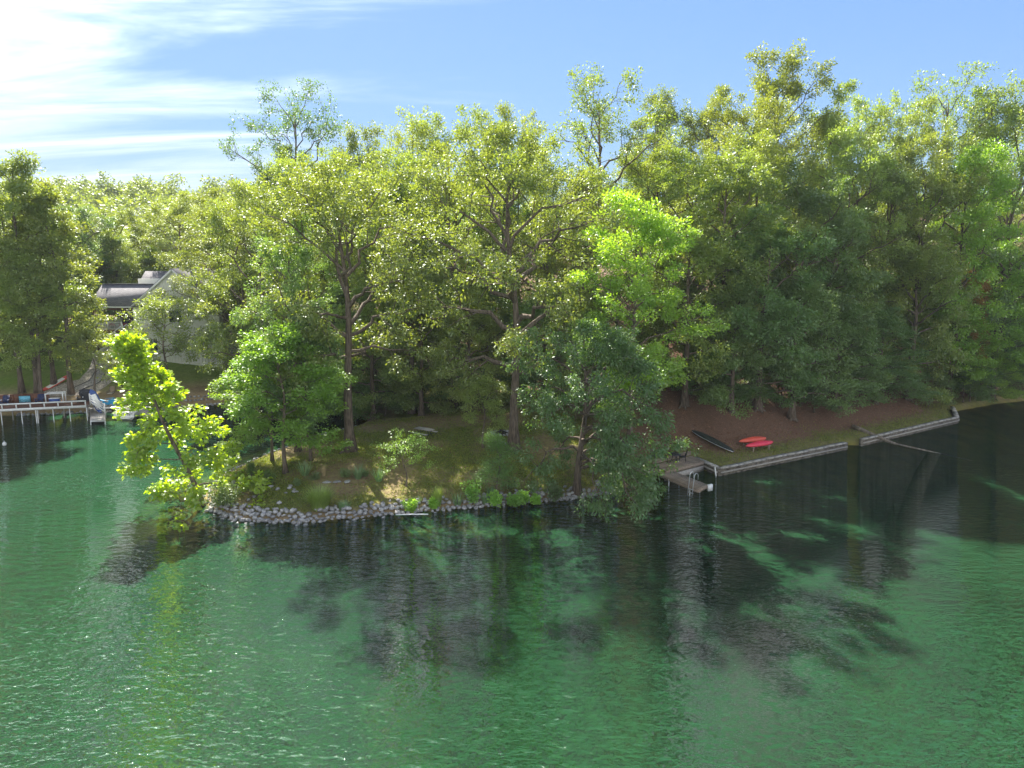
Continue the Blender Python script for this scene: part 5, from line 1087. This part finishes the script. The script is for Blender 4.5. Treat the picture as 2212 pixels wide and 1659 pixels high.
MB().box((-52.1, yF + 0.1, pzE - 0.28), (5.2, 0.22, 0.32)).obj('porch_beam', REDWOOD, ho)
pm = MB().box((0, 0, 0), (5.1, 0.2, 0.05)).mesh('deck_plank', TANDECK)
for i in range(34): new('deck_plank', pm, ho, (-52.1, yF - 0.1 + 0.21 * i, DF))
MB().box((-52.1, yF - 0.25, DF - 0.2), (5.2, 0.08, 0.36)).obj('deck_fascia', REDWOOD, ho)
ra = MB(); ra.bar((-54.4, yF - 0.12, DF + 0.92), (-51.1, yF - 0.12, DF + 0.92), 0.12, 0.06); ra.bar((-54.4, yF - 0.12, DF + 0.1), (-51.1, yF - 0.12, DF + 0.1), 0.08, 0.06); ra.bar((-54.5, yF, DF + 0.92), (-54.5, yF + 6.6, DF + 0.92), 0.12, 0.06); ra.bar((-54.5, yF, DF + 0.1), (-54.5, yF + 6.6, DF + 0.1), 0.08, 0.06); rao = ra.obj('railing', WHITE, ho)
bm_ = MB().box((0, 0, 0), (0.035, 0.035, 0.8)).mesh('baluster', WHITE)
for i in range(26): new('baluster', bm_, rao, (-54.4 + 0.13 * i, yF - 0.12, DF + 0.51))
for i in range(44): new('baluster', bm_, rao, (-54.5, yF + 0.1 + 0.15 * i, DF + 0.51))
for x in (-52.9, -51.1): MB().box((x, yF - 0.12, DF + 0.5), (0.15, 0.15, 1.1)).obj('rail_post', WHITE, rao)
hs = thing('house_stair', 'white-railed stair dropping from the porch deck to the lawn', 'stair')
for k in range(14): MB().box((-50.5 - 0.27 * k, yF - 0.75, DF - 0.2 - 0.2 * k), (0.29, 0.95, 0.05)).obj('tread', GREYWOOD, hs)
for y in (-0.25, -1.25): MB().bar((-50.3, yF + y, DF + 0.75), (-54.1, yF + y, DF + 0.75 - 2.8), 0.07, 0.10).obj('handrail', WHITE, hs); MB().bar((-50.3, yF + y, DF - 0.25), (-54.1, yF + y, DF - 3.05), 0.06, 0.26).obj('stringer', WHITE, hs)
for x, k in ((-50.4, 0), (-52.2, 1.35), (-54.0, 2.7)): MB().box((x, yF - 1.25, DF + 0.35 - k), (0.12, 0.12, 1.1)).obj('newel_post', WHITE, hs)
for x, y, s, lab in ((-51.55, 1.1, 0.42, 'pot of bright red flowers on the porch, the larger'), (-52.75, 0.6, 0.32, 'pot of duller red flowers on the porch, the smaller')):
    o = thing('flower_pot', lab, 'flower pot', (x, yF + y, DF + 0.03))
    MB().tube([(0, 0, 0), (0, 0, 0.35)], [0.16, 0.24], 12).obj('pot', BLACK, o, True)
    r = np.random.default_rng(int(s * 100)); C = norm(r.normal(size=(40, 3))) * np.array([s, s, s * 0.75]); C[:, 2] = np.abs(C[:, 2]) + 0.42
    V, F, t = leaves_np(C, None, r, 14, np.full(40, 0.10), 0.8, 0.09, 0.07, 0.0, np.array([0, 0, 0.4])); new('blooms', mesh_np('blooms', V, F, None, POTR), o)
pt2 = thing('porch_table', 'dark metal table on the porch deck', 'table', (-51.9, yF + 0.65, DF + 0.03)); MB().tube([(0, 0, 0.70), (0, 0, 0.74)], 0.5, 14).obj('tabletop', IRON, pt2)
for a in range(4): MB().tube([(0.35 * math.cos(a * 1.57), 0.35 * math.sin(a * 1.57), 0.7), (0.42 * math.cos(a * 1.57), 0.42 * math.sin(a * 1.57), 0)], 0.025, 6).obj('leg', IRON, pt2)
for x, z0, w_, h_ in ((-47.2, 5.6, 1.1, 1.5), (-44.0, 9.3, 1.6, 1.5), (-40.6, 5.6, 1.2, 1.5)):
    wd_ = MB().box((x, yF - 0.03, z0 + h_ / 2), (w_, 0.04, h_)).obj('window', GLASS, ho); f = MB()
    for zz in (z0 - 0.05, z0 + h_ + 0.05): f.box((x, yF - 0.06, zz), (w_ + 0.2, 0.06, 0.1))
    for xx in (-w_ / 2 - 0.05, 0, w_ / 2 + 0.05): f.box((x + xx, yF - 0.055, z0 + h_ / 2), (0.08 if xx else 0.05, 0.05, h_))
    f.obj('frame', WHITE, wd_)

# ------------------------------------------------------------------ the air between here and the far ridge
hm, _nt, _N, _L, _P, _O = mat_base('summer_haze'); _N.remove(_P)
_pv = _N.new('ShaderNodeVolumePrincipled'); _pv.inputs['Color'].default_value = (0.80, 0.90, 1.0, 1); _pv.inputs['Density'].default_value = 0.00015; _pv.inputs['Anisotropy'].default_value = 0.0
_L.new(_pv.outputs[0], _O.inputs['Volume'])
tag(MB().box((0, 1250, 35), (3100, 3600, 92)).obj('haze', hm), 'thin summer haze over the far ridge', 'haze', kind='stuff')
